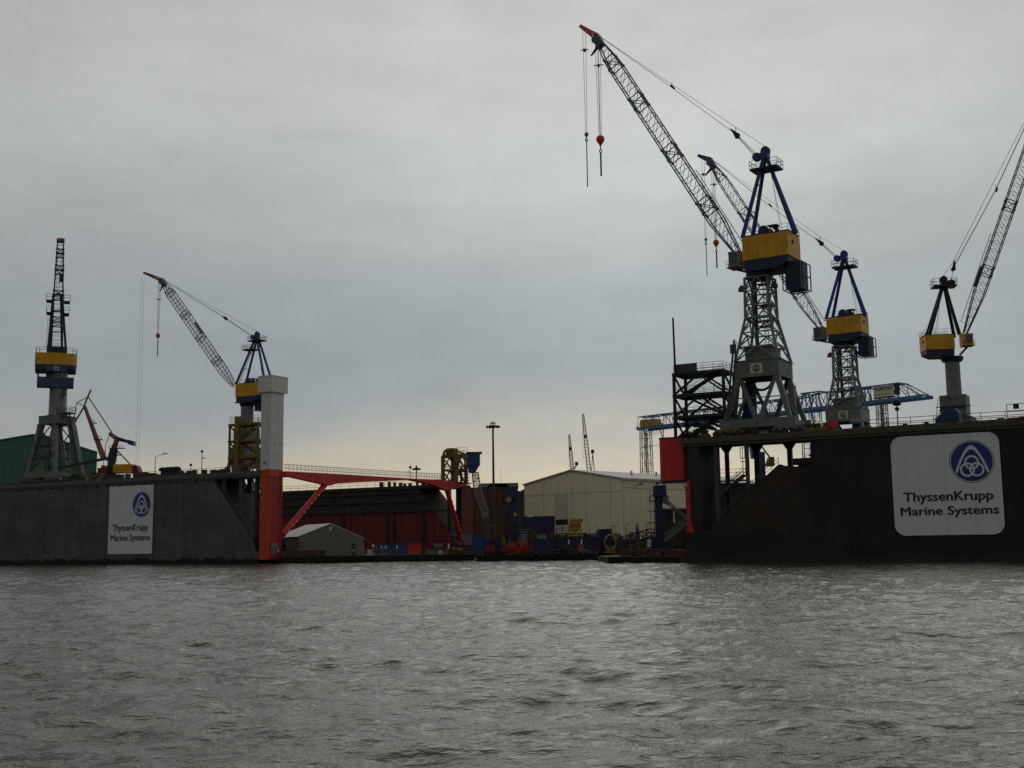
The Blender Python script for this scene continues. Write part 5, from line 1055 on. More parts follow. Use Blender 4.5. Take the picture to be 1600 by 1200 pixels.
def container(name, label, F, px0, px1, py, t0, z, dpt, mt, h=2.5, group='containers on the pontoon', marks=0, cat='container'):
    u0, u1 = F.u(px0, py, t0), F.u(px1, py, t0); t = thing(name, label, cat, F.P((u0 + u1) / 2, t0 + dpt / 2, z), group)
    MB().fbox(F, u0 + .08, u1 - .08, t0 + .08, t0 + dpt, z + .1, z + h - .06).build('body', mt, t)
    fm = MB()
    for u in (u0, u1 - .14): fm.fbox(F, u, u + .14, t0, t0 + .14, z, z + h)
    fm.fbox(F, u0 + .14, u1 - .14, t0, t0 + .12, z + h - .16, z + h).fbox(F, u0 + .14, u1 - .14, t0, t0 + .12, z, z + .16)
    n = int((u1 - u0) / .5)
    for i in range(1, n): u = u0 + (u1 - u0) * i / n; fm.fbox(F, u - .07, u + .07, t0 + .02, t0 + .08, z + .16, z + h - .16)
    fm.build('frame', mt, t)
    if marks:
        mm = MB()
        for k in range(marks): u = u0 + (u1 - u0) * (.3 + .28 * k); mm.fbox(F, u, u + .32, t0 - .02, t0 + .015, z + h * .55, z + h * .85)
        mm.build('white_label', WHITE2, t)
    return t
container('container', 'blue container with two white labels, nearest the grey tent', PF, 588, 611, 855, 6.5, 1.45, 2.5, BLUE2, 2.35, marks=2)
container('container', 'blue container with one white label, between blue and red containers', PF, 611.5, 636, 855, 6.5, 1.45, 2.5, BLUE2, 2.4, marks=1)
container('container', 'bright red container beside the blue pair on the pontoon', PF, 637, 658, 855, 6.2, 1.45, 2.5, RED, 2.4)
container('container', 'darker red container between the bright red container and the site hut', PF, 658.5, 674, 855, 6.8, 1.45, 2.5, DRED, 2.3)
sh = container('site_hut', 'red site hut with wide pale window and white door on the pontoon', PF, 675.5, 704, 855, 6.0, 1.45, 2.6, DRED, 2.7, None, 0, 'site hut')
u0 = PF.u(677, 852, 6); MB().fbox(PF, u0, PF.u(692, 852, 6), 5.93, 5.99, 2.9, 3.75).build('window', GREENL, sh); u1 = PF.u(699.5, 852, 6); MB().fbox(PF, u1, u1 + .45, 5.93, 5.99, 2.2, 3.7).build('door', WHITE2, sh)
random.seed(5)
for px, mt, h, w, lab, nm, cat in ((575, WHITE2, 1.2, .45, 'white gas bottle rack between tent and blue containers', 'bottle_rack', 'rack'), (583, WHITE2, 2.1, .3, 'slim white pole with a ball top beside the blue containers', 'marker_pole', 'pole'), (649, GREY, .5, .8, 'small grey crate at the pontoon edge before the red container', 'crate', 'crate'), (688, WHITE2, .8, .7, 'white box at the pontoon edge before the site hut', 'crate', 'crate'), (709, WHITE2, 1.3, .2, 'white bollard post right of the site hut', 'bollard_post', 'bollard'), (718, YEL2, 1.5, 1.2, 'ochre cable drum right of the site hut', 'cable_drum', 'cable drum')):
    o = PF.P(PF.u(px, 862, 2.2), 2.2, 1.45); t = thing(nm, lab, cat, o)
    if nm == 'crate': MB().obox(o - pd_ * w / 2, pd_ * w, pn_ * .8, Z * h).build('box', mt, t); MB().obox(o - pd_ * (w / 2 + .04) + Z * h, pd_ * (w + .08), pn_ * .84, Z * .06).build('lid', DGREY, t)
    elif nm == 'cable_drum': MB().lathe(o + Z * .7 - pd_ * .5, pd_, [(0, .7), (.12, .7), (.13, .4), (.87, .4), (.88, .7), (1, .7)], 18).build('drum', mt, t); MB().obox(o - pd_ * .7, pd_ * 1.4, pn_ * .2, Z * .2).build('chock', BLACK, t)
    elif nm == 'bottle_rack':
        for k in range(3): MB().lathe(o + pd_ * k * .35, Z, [(0, .14), (1.0, .14), (1.15, .05), (1.25, .05)], 8).build('bottle', mt, t)
    else: MB().lathe(o, Z, [(0, w * .3), (h * .8, w * .25), (h * .82, w), (h, w * .9), (h * 1.05, w * .3)], 10).build('post', mt, t); MB().lathe(o, Z, [(0, w), (.08, w)], 10).build('foot', DGREY, t)

# middle barge
BFp = Frame(at(744, 876, 238), V((1, -.02, 0)), V((.02, 1, 0))); BL = BFp.u(937, 876) ; bp = [BFp.P(0, 0, 0), BFp.P(BL, 0, 0), BFp.P(BL, 24, 0), BFp.P(0, 24, 0)]
bg = hull('barge', 'dark low barge with tyre fenders in the gap between the two docks', 'barge', bp, -.5, 1.25, HULLM)
for px in (838, 871, 906):
    u = BFp.u(px, 869); MB().ring(BFp.P(u, -.25, .85), BFp.a, Z, .62, .24, 18, 6).build('tyre_fender', RUB, bg)
MB().rail([BFp.P(0, .5, 1.35), BFp.P(BFp.u(828, 868), .5, 1.35)], 1.0, 2, 2, .045).build('guard_rail', RUST, bg)
mb = MB(); random.seed(21)
for i in range(40):
    u = random.uniform(0, BL - 2); mb.fbox(BFp, u, u + random.uniform(.4, 2), .8, 1.6 + random.uniform(0, 3), 1.35, 1.35 + random.uniform(.2, .9))
mb.build('deck_clutter', RUST, bg)
container('tank_box', 'plain blue steel box tank on the barge, above the left tyre fender', BFp, 832, 865, 855, 1.5, 1.35, 4, NAVY, BFp.z(848, 842, 1.5) - 1.35, None, 0, 'tank')
ct = container('blue_deckhouse', 'tall dark blue deckhouse behind the barge, left of the yellow winch', BFp, 815, 867, 820, 16, 1.35, 6, NAVY, BFp.z(840, 806.5, 16) - 1.35, None, 0, 'deckhouse')
mb = MB()
for k in range(3): mb.rail([BFp.P(BFp.u(812, 830, 14), 13, 4.2 + k * .5), BFp.P(BFp.u(830, 830, 14), 13, 4.2 + k * .5)], 1.2, 1.4, 2, .06)
mb.fbox(BFp, BFp.u(812, 836, 14), BFp.u(832, 836, 14), 13, 16, 3.9, 4.15).fbox(BFp, BFp.u(812, 836, 14), BFp.u(812, 836, 14) + .3, 13, 13.3, 1.4, 3.9).fbox(BFp, BFp.u(831, 836, 14), BFp.u(831, 836, 14) + .3, 13, 13.3, 1.4, 3.9).build('landing', LGREY, ct)
mb = MB(); a_ = BFp.u(825, 806, 16); mb.fbox(BFp, a_, a_ + 1.1, 15.9, 15.99, BFp.z(829, 808, 16), BFp.z(829, 806.6, 16)).build('lamp', WHITE2, ct)
container('blue_barge_box', 'long low blue pontoon box under the yellow winch', BFp, 866, 938, 850, 9, 1.35, 6, NAVY, BFp.z(900, 839, 9) - 1.35, None, 2, 'pontoon box')
container('blue_cabin', 'small dark blue cabin between the yellow winch and the yellow cable ring', BFp, 936, 956, 832, 14, 1.35, 4, NAVY, BFp.z(945, 826.5, 14) - 1.35, None, 0, 'cabin')
# red workboats
for px0, px1, y0, y1, lab in ((785, 826, 862, 848, 'red workboat with raised bow lying on the barge, left of the blue tank'), (757, 772, 864, 853, 'small red boat at the left end of the barge')):
    t0 = 3.0; u0, u1 = BFp.u(px0, y0, t0), BFp.u(px1, y0, t0); zb = 1.4; zt = BFp.z((px0 + px1) / 2, y1, t0); h = zt - zb; L = u1 - u0; w = .9
    t = thing('workboat', lab, 'boat', BFp.P((u0 + u1) / 2, t0, 1.35), 'red workboats on the barge'); vs = []; fs = []
    for i in range(9):
        f = i / 8; ww = w * min(1, .55 + f * 2, .15 + (1 - f) * 2.2); hh = h * (.55 + .2 * f * f + (.25 if f > .85 else 0)); u = u0 + L * f
        vs += [BFp.P(u, t0 - ww, zb + hh), BFp.P(u, t0 - ww * .6, zb + hh * .15), BFp.P(u, t0 + ww * .6, zb + hh * .15), BFp.P(u, t0 + ww, zb + hh), BFp.P(u, t0, zb + hh * .75)]
    for i in range(8):
        for k in range(5): fs.append((i * 5 + k, i * 5 + (k + 1) % 5, (i + 1) * 5 + (k + 1) % 5, (i + 1) * 5 + k))
    fs += [tuple(range(5))[::-1], tuple(range(40, 45))]
    MB().add(vs, fs).build('hull', RED, t); MB().rail([BFp.P(u0 + L * .7, t0 - .4, zb + h * .7), BFp.P(u1 - .2, t0 - .4, zb + h * .8)], .7, .7, 2, .05).fbox(BFp, u0 + L * .25, u0 + L * .45, t0 - .5, t0 + .5, zb + h * .6, zb + h * 1.0).build('wheelhouse', RED, t); MB().fbox(BFp, u0 + .6, u0 + .9, t0 - .5, t0 + .5, 1.35, zb + .2).fbox(BFp, u1 - 1.4, u1 - 1.1, t0 - .5, t0 + .5, 1.35, zb + .2).build('cradle', BLACK, t)
# yellow machines
o = BFp.P(BFp.u(898.5, 837, 10), 10, BFp.z(898, 838.5, 10)); yw = thing('cable_winch', 'yellow framed cable winch standing on the long blue box', 'winch', o); s = 1.35
mb = MB()
for u in (-1.1, 1.1):
    for v in (-.8, .8): mb.bar(o + BFp.a * u * s + BFp.b * v, o + BFp.a * u * s * .6 + BFp.b * v * .7 + Z * 2.6 * s, .25)
    mb.bar(o + BFp.a * u * s - BFp.b * .8 + Z * .9, o - BFp.a * u * .1 - BFp.b * .8 + Z * .1, .18)
for z_ in (.12, 1.0, 1.9, 2.6): mb.bar(o - BFp.a * 1.1 * s * (1 - .15 * z_) - BFp.b * .8 + Z * z_ * s, o + BFp.a * 1.1 * s * (1 - .15 * z_) - BFp.b * .8 + Z * z_ * s, .22)
mb.build('frame', DYEL, yw); MB().lathe(o + Z * 1.7 * s - BFp.b * .5, BFp.b, [(0, 1.0 * s), (.15, 1.0 * s), (.16, .55 * s), (.9, .55 * s), (.91, 1.0 * s), (1.05, 1.0 * s)], 18).build('drum', DYEL, yw)
o = BFp.P(BFp.u(954, 860, 4), 4, 1.35); yr = thing('cable_ring', 'big upright yellow cable ring on a crossed stand at the barge end', 'cable reel', o)
zr_ = BFp.z(954, 848, 4); c_ = V((o.x, o.y, zr_)); mb = MB()
for d_ in (-.5, .5): mb.ring(c_ + BFp.b * d_, BFp.a * .72, Z, 1.55, .13, 24, 6)
for k in range(12): a_ = k * .5236; dd = BFp.a * .72 * math.cos(a_) + Z * math.sin(a_); mb.bar(c_ + dd * 1.55 - BFp.b * .5, c_ + dd * 1.55 + BFp.b * .5, .12)
mb.build('ring', DYEL, yr); mb = MB()
for s_ in (-1, 1):
    for k in range(4): mb.bar(o + BFp.a * s_ * 1.1 + Z * k * .35 - BFp.b * .3, o - BFp.a * s_ * 1.1 + Z * (k * .35 + .35) - BFp.b * .3, .12)
mb.fbox(Frame(o, BFp.a, BFp.b), -1.2, 1.2, -.6, .6, 1.36, 1.5); mb.build('stand', DYEL, yr)

# jumble of small gear
random.seed(33)
def gear(F, n, ua, ub, ta, tb_, z, mt, label, nm, cat, grp, hmax=1.6):
    for i in range(n):
        u = random.uniform(ua, ub); t0 = random.uniform(ta, tb_); w = random.uniform(.5, 2.2); h = random.uniform(.4, hmax); dd = random.uniform(.6, 1.4); q = MB()
        q.fbox(F, u, u + w, t0, t0 + dd, z, z + h)
        for e in (u, u + w - .08): q.fbox(F, e, e + .08, t0 - .05, t0 - .002, z, z + h)
        q.fbox(F, u, u + w, t0 - .05, t0 - .002, z + h - .1, z + h).fbox(F, u - .03, u + w + .03, t0 - .08, t0 + dd + .03, z + h + .002, z + h + .06)
        if i % 3 == 0: q.tube(F.P(u + w * .3, t0 + .4, z + h), F.P(u + w * .3, t0 + .4, z + h + random.uniform(.4, 1.4)), .07, n=6)
        tag(q.build(nm, mt), label, cat, grp)
gear(BFp, 12, BFp.u(868, 862), BFp.u(932, 862), 2.5, 6, 1.35, RUST, 'rusty gear box in the jumble on the right half of the barge', 'gear_box', 'box', 'rusty gear boxes on the barge', 1.3)
gear(BFp, 7, BFp.u(868, 862), BFp.u(930, 862), 1.5, 4, 1.35, LGREY, 'pale grey gear box in the jumble on the right half of the barge', 'gear_box', 'box', 'grey gear boxes on the barge', .8)
gear(BFp, 9, BFp.u(866, 835), BFp.u(1000, 835), 18, 22, BFp.z(900, 839, 9) - .6, GREY, 'grey cabinet in the row before the beige hall', 'yard_cabinet', 'cabinet', 'grey cabinets before the hall', 1.5)
gear(BFp, 8, BFp.u(868, 832), BFp.u(1010, 832), 19, 23, BFp.z(900, 839, 9) - .6, NAVY, 'dark blue stack box in the row before the beige hall', 'stack_box', 'box', 'blue boxes before the hall', 2.2)
gear(BFp, 6, BFp.u(866, 835), BFp.u(1010, 835), 18, 22, BFp.z(900, 839, 9) - .6, RUST, 'rusty stack box in the row before the beige hall', 'stack_box', 'box', 'rusty boxes before the hall', 2.2)
gear(BFp, 8, BFp.u(744, 850), BFp.u(800, 850), 12, 20, 1.35, NAVY, 'dark blue box in the jumble behind the red workboats', 'gear_box', 'box', 'blue boxes behind the workboats', 3.0)
gear(BFp, 7, BFp.u(744, 850), BFp.u(828, 850), 14, 20, 1.35, YEL2, 'ochre bin in the jumble behind the red workboats', 'bin', 'bin', 'ochre bins behind the workboats', 3.6)
gear(BFp, 7, BFp.u(800, 850), BFp.u(866, 850), 8, 12, 1.35, GREY, 'tall grey cabinet in front of the dark blue deckhouse', 'gear_cabinet', 'cabinet', 'grey cabinets before the deckhouse', 4.2)
gear(BFp, 6, BFp.u(800, 850), BFp.u(866, 850), 8, 13, 1.35, RUST, 'rusty stack in front of the dark blue deckhouse', 'gear_stack', 'stack', 'rusty stacks before the deckhouse', 5.0)
gear(BFp, 5, BFp.u(868, 850), BFp.u(935, 850), 5, 8, 1.35, BLUE2, 'bright blue gear box in front of the long blue pontoon box', 'gear_box', 'box', 'bright blue boxes on the barge', 2.2)
gear(BFp, 4, BFp.u(868, 850), BFp.u(935, 850), 4, 7, 1.35, RED, 'red gear box in front of the long blue pontoon box', 'gear_box', 'box', 'red boxes on the barge', 1.6)
gear(BFp, 4, BFp.u(868, 835), BFp.u(1000, 835), 17.6, 19, BFp.z(900, 839, 9) - .6, DYEL, 'yellow box in the row before the beige hall', 'stack_box', 'box', 'yellow boxes before the hall', 1.6)
q = MB().fbox(BFp, BFp.u(866, 839), BFp.u(1024, 839), 17.5, 24, -.5, BFp.z(900, 839, 9) - .6).build('quay_step', RUST); structure(q)

gear(LD, 9, LD.u(4, 750), LD.u(60, 750), 1.0, 2.5, HL, GREY, 'pale grey locker on the deck below the left edge crane', 'deck_locker', 'locker', 'grey lockers on the grey dock deck', 1.6)
gear(LD, 8, LD.u(70, 750), LD.u(150, 750), 1.0, 2.5, HL, LGREY, 'light grey box on the deck between the left edge crane and the red deckhouse', 'deck_box', 'box', 'light boxes on the grey dock deck', 1.4)
gear(LD, 6, LD.u(60, 750), LD.u(215, 750), 1.2, 3, HL, RUST, 'rusty box on the grey dock deck left of the bent lamp post', 'deck_box', 'box', 'rusty boxes on the grey dock deck', 2.0)
gear(RD, 8, RD.u(1128, 668), RD.u(1290, 668), .9, 2.0, HR, RUST, 'rusty box on the black dock deck at the feet of the tallest crane', 'deck_box', 'box', 'rusty boxes on the black dock deck', 1.1)
gear(RD, 5, RD.u(1128, 668), RD.u(1260, 668), .9, 2.0, HR, LGREY, 'pale grey box on the black dock deck at the feet of the tallest crane', 'deck_box', 'box', 'grey boxes on the black dock deck', .9)
gear(PF, 9, PF.u(706, 862), PF.u(740, 862), 2.0, 8, 1.45, RUST, 'rusty box stacked at the right end of the black work pontoon', 'gear_box', 'box', 'rusty boxes on the work pontoon', 2.0)
gear(PF, 6, PF.u(574, 862), PF.u(700, 862), 1.5, 4, 1.45, GREY, 'grey box on the work pontoon in front of the containers', 'gear_box', 'box', 'grey boxes on the work pontoon', .9)
for i, (px, py, D_, h_, w_, lab) in enumerate(((775, 850, 270, 8, 3.2, 'rusty pipe scaffold behind the small red boat'), (870, 838, 256, 3.5, 4, 'low grey pipe scaffold left of the yellow cable winch'), (985, 840, 245, 4, 5, 'grey pipe scaffold above the sloping gangway'), (1052, 845, 230, 6, 4, 'dark pipe scaffold in front of the flat roofed shed'))):
    o = at(px, py, D_); zb_ = QZ if i != 1 else BFp.z(900, 839, 9) - .6; t = thing('pipe_scaffold', lab, 'scaffold', V((o.x, D_, zb_))); q = MB()
    for a_ in range(4):
        for b_ in (0, 1.5): q.tube(V((o.x + w_ * a_ / 3, D_ + b_, zb_ - 1)), V((o.x + w_ * a_ / 3, D_ + b_, zb_ + h_ * (.75 + .25 * (a_ % 2)))), .09, n=5)
    for z_ in np.linspace(.9, h_ * .75, 4):
        for b_ in (0, 1.5): q.tube(V((o.x, D_ + b_, zb_ + z_)), V((o.x + w_, D_ + b_, zb_ + z_)), .07, n=5)
    q.tube(V((o.x, D_, zb_)), V((o.x + w_, D_, zb_ + h_ * .7)), .07, n=5); q.build('frame', RUST if i in (0, 3) else GREY, t)
    q = MB()
    for z_ in (h_ * .37, h_ * .74): q.obox(V((o.x - .2, D_ - .1, zb_ + z_)), V((w_ + .4, 0, 0)), V((0, 1.7, 0)), Z * .1)
    q.build('deck_board', YEL2 if i == 0 else RUST, t)
for i, px in enumerate((958, 978, 994, 1010)):
    o = at(px, 820, 262); t = thing('yard_lamp', 'thin dark lamp pole in the row before the long side of the beige hall', 'lamp post', V((o.x, 262, QZ)), 'thin lamp poles before the hall'); q = MB(); zt = at(px, 823 - 3 * (i % 2), 262).z; q.tube(V((o.x, 262, QZ)), V((o.x, 262, zt)), .07, n=6); q.build('pole', DGREY, t); MB().obox(V((o.x - .1, 261.9, zt)), V((.8, 0, .1)), V((0, .25, 0)), Z * .18).build('lamp_head', DGREY, t)

# mooring pontoon at the black dock's end
mp0 = [ground(935, 878), ground(950, 880), ground(1078, 879.3)]; mp0 = [V((p.x, p.y, 0)) for p in mp0]
mp_ = hull('mooring_pontoon', 'low black pontoon with rusty railing at the end of the black dock', 'pontoon', [mp0[0], mp0[1], mp0[2], mp0[2] + V((8, 14, 0)), mp0[0] + V((6, 16, 0))], -.5, .95, HULLM)
MF = Frame(mp0[1], mp0[2] - mp0[1], V((-(mp0[2] - mp0[1]).y, (mp0[2] - mp0[1]).x, 0)))
ML = (mp0[2] - mp0[1]).length; MB().rail([MF.P(.3, .4, 1.05), MF.P(ML - .6, .4, 1.05)], 1.15, 1.7, 3, .045).build('guard_rail', RUST, mp_)
mb = MB(); random.seed(9)
for i in range(26): u = random.uniform(0.2, ML - 2); mb.fbox(MF, u, u + random.uniform(.4, 2.2), 2.5 + random.uniform(0, 4), 7, 1.05, 1.05 + random.uniform(.3, 1.3))
mb.build('deck_clutter', RUST, mp_)
o = MF.P(MF.u(1064, 862, 1.5), 1.5, 1.05); t = thing('skip', 'small red skip with white rim at the foot of the black dock wall', 'skip', o); MB().prism([o - MF.a * 1.0, o + MF.a * .7, o + MF.a * 1.0 + Z * .9, o - MF.a * 1.2 + Z * .9], MF.b * 1.2).build('bin', DRED, t); MB().obox(o - MF.a * 1.3 + Z * .9 - MF.b * .05, MF.a * 2.4, MF.b * 1.3, Z * .1).build('rim', LGREY, t)
# blue gangway truss and box on the mooring pontoon
t = thing('gangway', 'sloping blue lattice gangway behind the mooring pontoon', 'gangway', MF.P(8, 14, 1)); p, q = at(966, 853, 225), at(1018, 838, 225); d = (q - p)
MB().lattice([[p + d * f + V((0, v, z_)) for v, z_ in ((-.8, 0), (.8, 0), (.8, 1.5), (-.8, 1.5))] for f in [k / 8 for k in range(9)]], .1, .06).build('truss', NAVY, t); MB().prism([p + V((0, -.8, -.3)), q + V((0, -.8, -.3)), q + V((0, -.8, -.05)), p + V((0, -.8, -.05))], V((0, 1.6, 0))).build('walkway', NAVY, t)

# blue pillars of the pontoon lift --------------------------------------------------------------------
def pillar(label, x0, x1, yt, yb, D, extra):
    a_, b_ = at(x0, yt, D), at(x1, yt, D); zb = 1.3; t = thing('lifting_pillar', label, 'pillar', V(((a_.x + b_.x) / 2, D, zb)), 'blue lifting pillars'); w = b_.x - a_.x
    MB().obox(V((a_.x, D, zb)), V((w, 0, 0)), V((0, w, 0)), Z * (a_.z - zb)).build('shaft', PILB, t)
    fm = MB()
    for z_ in np.linspace(zb + 2, a_.z - 1, 6): fm.obox(V((a_.x - .08, D - .08, z_)), V((w + .16, 0, 0)), V((0, .2, 0)), Z * .16)
    fm.build('band', NAVY, t); extra(t, a_, b_, D); return t
def ex1(t, a_, b_, D):
    zt = a_.z; c_, d_ = at(790, 764, D), at(807, 780, D); MB().obox(V((c_.x, D - .5, d_.z)), V((d_.x - c_.x, 0, 0)), V((0, 2.6, 0)), Z * (c_.z - d_.z)).build('head_box', PILB, t)
    MB().lathe(at(795, 781, D) + V((0, -.6, 0)), V((0, 1, 0)), [(0, .62), (.3, .62)], 16).build('sheave', DYEL, t); MB().lathe(at(805, 804, D) + V((0, -.3, 0)), V((0, 1, 0)), [(0, .45), (.3, .45)], 14).build('sheave', DYEL, t)
    mb = MB()
    for k in range(4): p = at(789 + k, 790, D); q = at(766 + k * 5, 822, D); mb.path([p + (q - p) * f - Z * 3.0 * math.sin(f * math.pi) * (.5 + .2 * k) for f in [i / 8 for i in range(9)]], .09, 5)
    mb.build('hanging_hose', DGREY, t)
def ex2(t, a_, b_, D):
    c_, d_ = at(1021.5, 761, D), at(1041, 775, D); MB().obox(V((c_.x + .005, D - .4, d_.z)), V((d_.x - c_.x, 0, 0)), V((0, 2.4, 0)), Z * (c_.z - d_.z + .3)).build('head_box', PILB, t)
    lm = MB(); x = at(1016, 800, D).x; z1 = at(1016, 765, D).z
    for s_ in (0, .75): lm.bar(V((x + s_, D, 1.4)), V((x + s_, D, z1)), .08)
    for i in range(int(z1 / .7)): lm.bar(V((x, D, 1.6 + i * .7)), V((x + .75, D, 1.6 + i * .7)), .06)
    for i in range(5): z_ = 3 + i * 2.1; lm.obox(V((x - .6, D - .3, z_)), V((1.9, 0, 0)), V((0, .8, 0)), Z * .1)
    lm.ring(V((x + .5, D - .3, at(1018, 779, D).z)), V((1, 0, 0)), Z, .6, .12, 14, 5); lm.build('ladder', BLACK, t)
    p, q = at(1036, 779, D), at(1074, 811, D); mb = MB()
    MB().lattice([[p + (q - p) * f + V((0, v, z_)) for v, z_ in ((-.3, -.3), (.3, -.3), (.3, .3), (-.3, .3))] for f in [k / 8 for k in range(9)]], .1, .07).build('lattice_arm', LGREY, t)
    mm = at(1053, 802, D); MB().tube(mm + Z * .5, V((mm.x, mm.y, mm.z - 1.9)), .16, n=8).build('arm_strut', WHITE, t); p = at(1035, 766, D); MB().prism([p, p + V((1.2, 0, -1.2)), p + V((1.2, 0, -3)), p + V((0, 0, -2.4))], V((0, 1, 0))).build('arm_hood', LGREY, t)
    for s_ in (.6, 1.9): o = V((a_.x + s_, D + .6, c_.z + .3)); MB().lathe(o, Z, [(0, .1), (.35, .12), (.36, .42), (.7, .35)], 10).build('pillar_lamp', BLACK, t)
    o = at(1020, 838, D - .5); MB().obox(V((o.x - .3, D - 1, 1.3)), V((4.0, 0, 0)), V((0, .9, 0)), Z * (o.z - 1.3)).build('foot_box', NAVY, t)
pillar('blue lifting pillar with round yellow sheave, left of the beige hall', 794.5, 808, 770, 850, 262, ex1)
pillar('slim blue lifting pillar with ladder in front of the beige hall', 1023, 1034.5, 762, 850, 235, ex2)

# blue box on grey lattice chute behind the red bridge
D = 300; a_, b_ = at(730, 709, D), at(750, 727, D); t = thing('loading_chute', 'blue hopper on a curved grey lattice chute right of the yellow cap tower', 'loading chute', at(757, 842, D))
MB().obox(V((a_.x, D - 1.5, b_.z)), V((b_.x - a_.x, 0, 0)), V((0, 3.2, 0)), Z * (a_.z - b_.z)).add([V((a_.x + .1, D - 1.2, b_.z)), V((b_.x - .2, D - 1.2, b_.z)), V((b_.x - .2, D + 1.2, b_.z)), V((a_.x + .1, D + 1.2, b_.z))] + [V((x, y, at(740, 739, D).z)) for x, y in ((a_.x + .4, D - 1.0), (b_.x - 1.3, D - 1.0), (b_.x - 1.3, D + 1.0), (a_.x + .4, D + 1.0))], [(0, 1, 5, 4), (1, 2, 6, 5), (2, 3, 7, 6), (3, 0, 4, 7), (7, 6, 5, 4), (0, 1, 2, 3)]).build('hopper', BLUE2, t)
MB().obox(V((a_.x - .15, D - 1.7, a_.z)), V((b_.x - a_.x + .7, 0, 0)), V((0, 3.6, 0)), Z * .35).build('hopper_lid', NAVY, t)
rows = ((738, 747, 738), (739, 749, 752), (742, 753, 771), (748, 758, 786), (752, 763, 801)); mb = MB(); sec = []
for xa, xb, y in rows: p, q = at(xa, y, D), at(xb, y, D); sec.append([V((p.x, D - .7, p.z)), V((q.x, D - .7, q.z)), V((q.x, D + .7, q.z)), V((p.x, D + .7, p.z))])
s2 = []
for p, q in zip(sec, sec[1:]):
    for f in (0, .34, .67): s2.append([p[k] + (q[k] - p[k]) * f for k in range(4)])
s2.append(sec[-1]); mb.lattice(s2, .16, .06)
for f in (.25, .5, .75): mb.path([q[0] + (q[1] - q[0]) * f for q in s2], .08, 5)
mb.build('lattice_chute', LGREY, t)
p, q = at(752, 800, D), at(763, 809, D); MB().obox(V((p.x, D - .9, q.z)), V((q.x - p.x, 0, 0)), V((0, 1.8, 0)), Z * (p.z - q.z)).build('outlet_box', GREY, t)
p, q = at(755, 809, D), at(766, 842, D); MB().obox(V((p.x, D - .8, QZ)), V((q.x - p.x, 0, 0)), V((0, 1.6, 0)), Z * (p.z - QZ)).build('pedestal', DGREY, t)
# blue quay stock and the loader seen through the black dock's end
for x0, x1, yt, D, mt, lab in ((737, 757, 838, 268, BLUE, 'blue skip between the red bridge strut and the grey chute pedestal'), (768, 790, 843, 275, NAVY, 'dark blue skip between the grey chute pedestal and the sheave pillar')):
    t = container('skip_container', lab, Frame(V((0, D, 0)), V((1, 0, 0)), V((0, 1, 0))), x0, x1, 845, 0, 1.3, 3, mt, at(750, yt, D).z - 1.3, 'blue skips on the quay', 0, 'skip')
D = 262; t = thing('quay_loader', 'blue quay loader with orange cab seen through the black dock posts', 'loader', at(1190, 740, D)); F0 = Frame(V((0, D, 0)), V((1, 0, 0)), V((0, 1, 0)))
a_, b_ = at(1171, 683, D), at(1182, 716, D); MB().prism([V((a_.x, D, a_.z)), V((b_.x, D, a_.z)), V((b_.x, D, b_.z)), V((b_.x - .9, D, b_.z)), V((a_.x + .2, D, b_.z + 2.6))], V((0, 2, 0))).build('hopper', BLUE2, t)
a_, b_ = at(1184, 706, D), at(1196, 730, D); MB().obox(V((a_.x, D, b_.z - 12)), V((b_.x - a_.x, 0, 0)), V((0, 3, 0)), Z * (a_.z - b_.z + 12)).build('tower', BLUE2, t)
a_, b_ = at(1196.5, 714, D), at(1210, 728, D); MB().prism([V((a_.x, D - .3, b_.z)), V((b_.x, D - .3, b_.z)), V((b_.x, D - .3, a_.z)), V((a_.x + .8, D - .3, a_.z))], V((0, 2.2, 0))).build('cab', YEL2, t); MB().bar(at(1186, 692, D), at(1203, 715, D), .3).build('boom', NAVY, t)

# ------------------------------------------------------------------ water
rng = np.random.default_rng(4)
def axis_x():
    xs = [0.0]
    while xs[-1] < 260: xs.append(xs[-1] + max(.17, .0125 * xs[-1]))
    xs = np.array(xs); return np.concatenate([-xs[:0:-1], xs])
def axis_y():
    ys = [-4.0]
    while ys[-1] < 420: ys.append(ys[-1] + (.13 if ys[-1] < 40 else min(1.6, .13 + (ys[-1] - 40) * .0055)))
    return np.array(ys)
X, Y = np.meshgrid(axis_x(), axis_y()); Hh = np.zeros_like(X); DX = np.zeros_like(X); DY = np.zeros_like(X)
wind = math.radians(-108)
for i in range(150):
    lam = .5 * (6.5 / .5) ** (rng.random() ** 1.3); k = 2 * math.pi / lam
    th = wind + rng.normal(0, .62); amp = .0041 * lam ** .55 * rng.uniform(.6, 1.4) * (1.0 if lam > 1.2 else .8)
    kx, ky = k * math.cos(th), k * math.sin(th); ph = kx * X + ky * Y + rng.uniform(0, 6.283)
    cut = 1 / (1 + (np.maximum(np.abs(X), Y) * .0055 / lam * 1.5) ** 4)
    Hh += amp * cut * np.cos(ph); DX -= amp * cut * math.cos(th) * np.sin(ph) * .85; DY -= amp * cut * math.sin(th) * np.sin(ph) * .85
nx, ny = X.shape[1], X.shape[0]
co = np.stack([X + DX, Y + DY, Hh], -1).reshape(-1, 3).astype(np.float32)
idx = np.arange(nx * ny).reshape(ny, nx); q = np.stack([idx[:-1, :-1], idx[:-1, 1:], idx[1:, 1:], idx[1:, :-1]], -1).reshape(-1)
me = bpy.data.meshes.new('water'); me.vertices.add(nx * ny); me.vertices.foreach_set('co', co.ravel()); nf = (nx - 1) * (ny - 1)
me.loops.add(nf * 4); me.loops.foreach_set('vertex_index', q.astype(np.int32)); me.polygons.add(nf); me.polygons.foreach_set('loop_start', np.arange(0, nf * 4, 4, dtype=np.int32)); me.polygons.foreach_set('use_smooth', np.ones(nf, bool)); me.update(calc_edges=True)
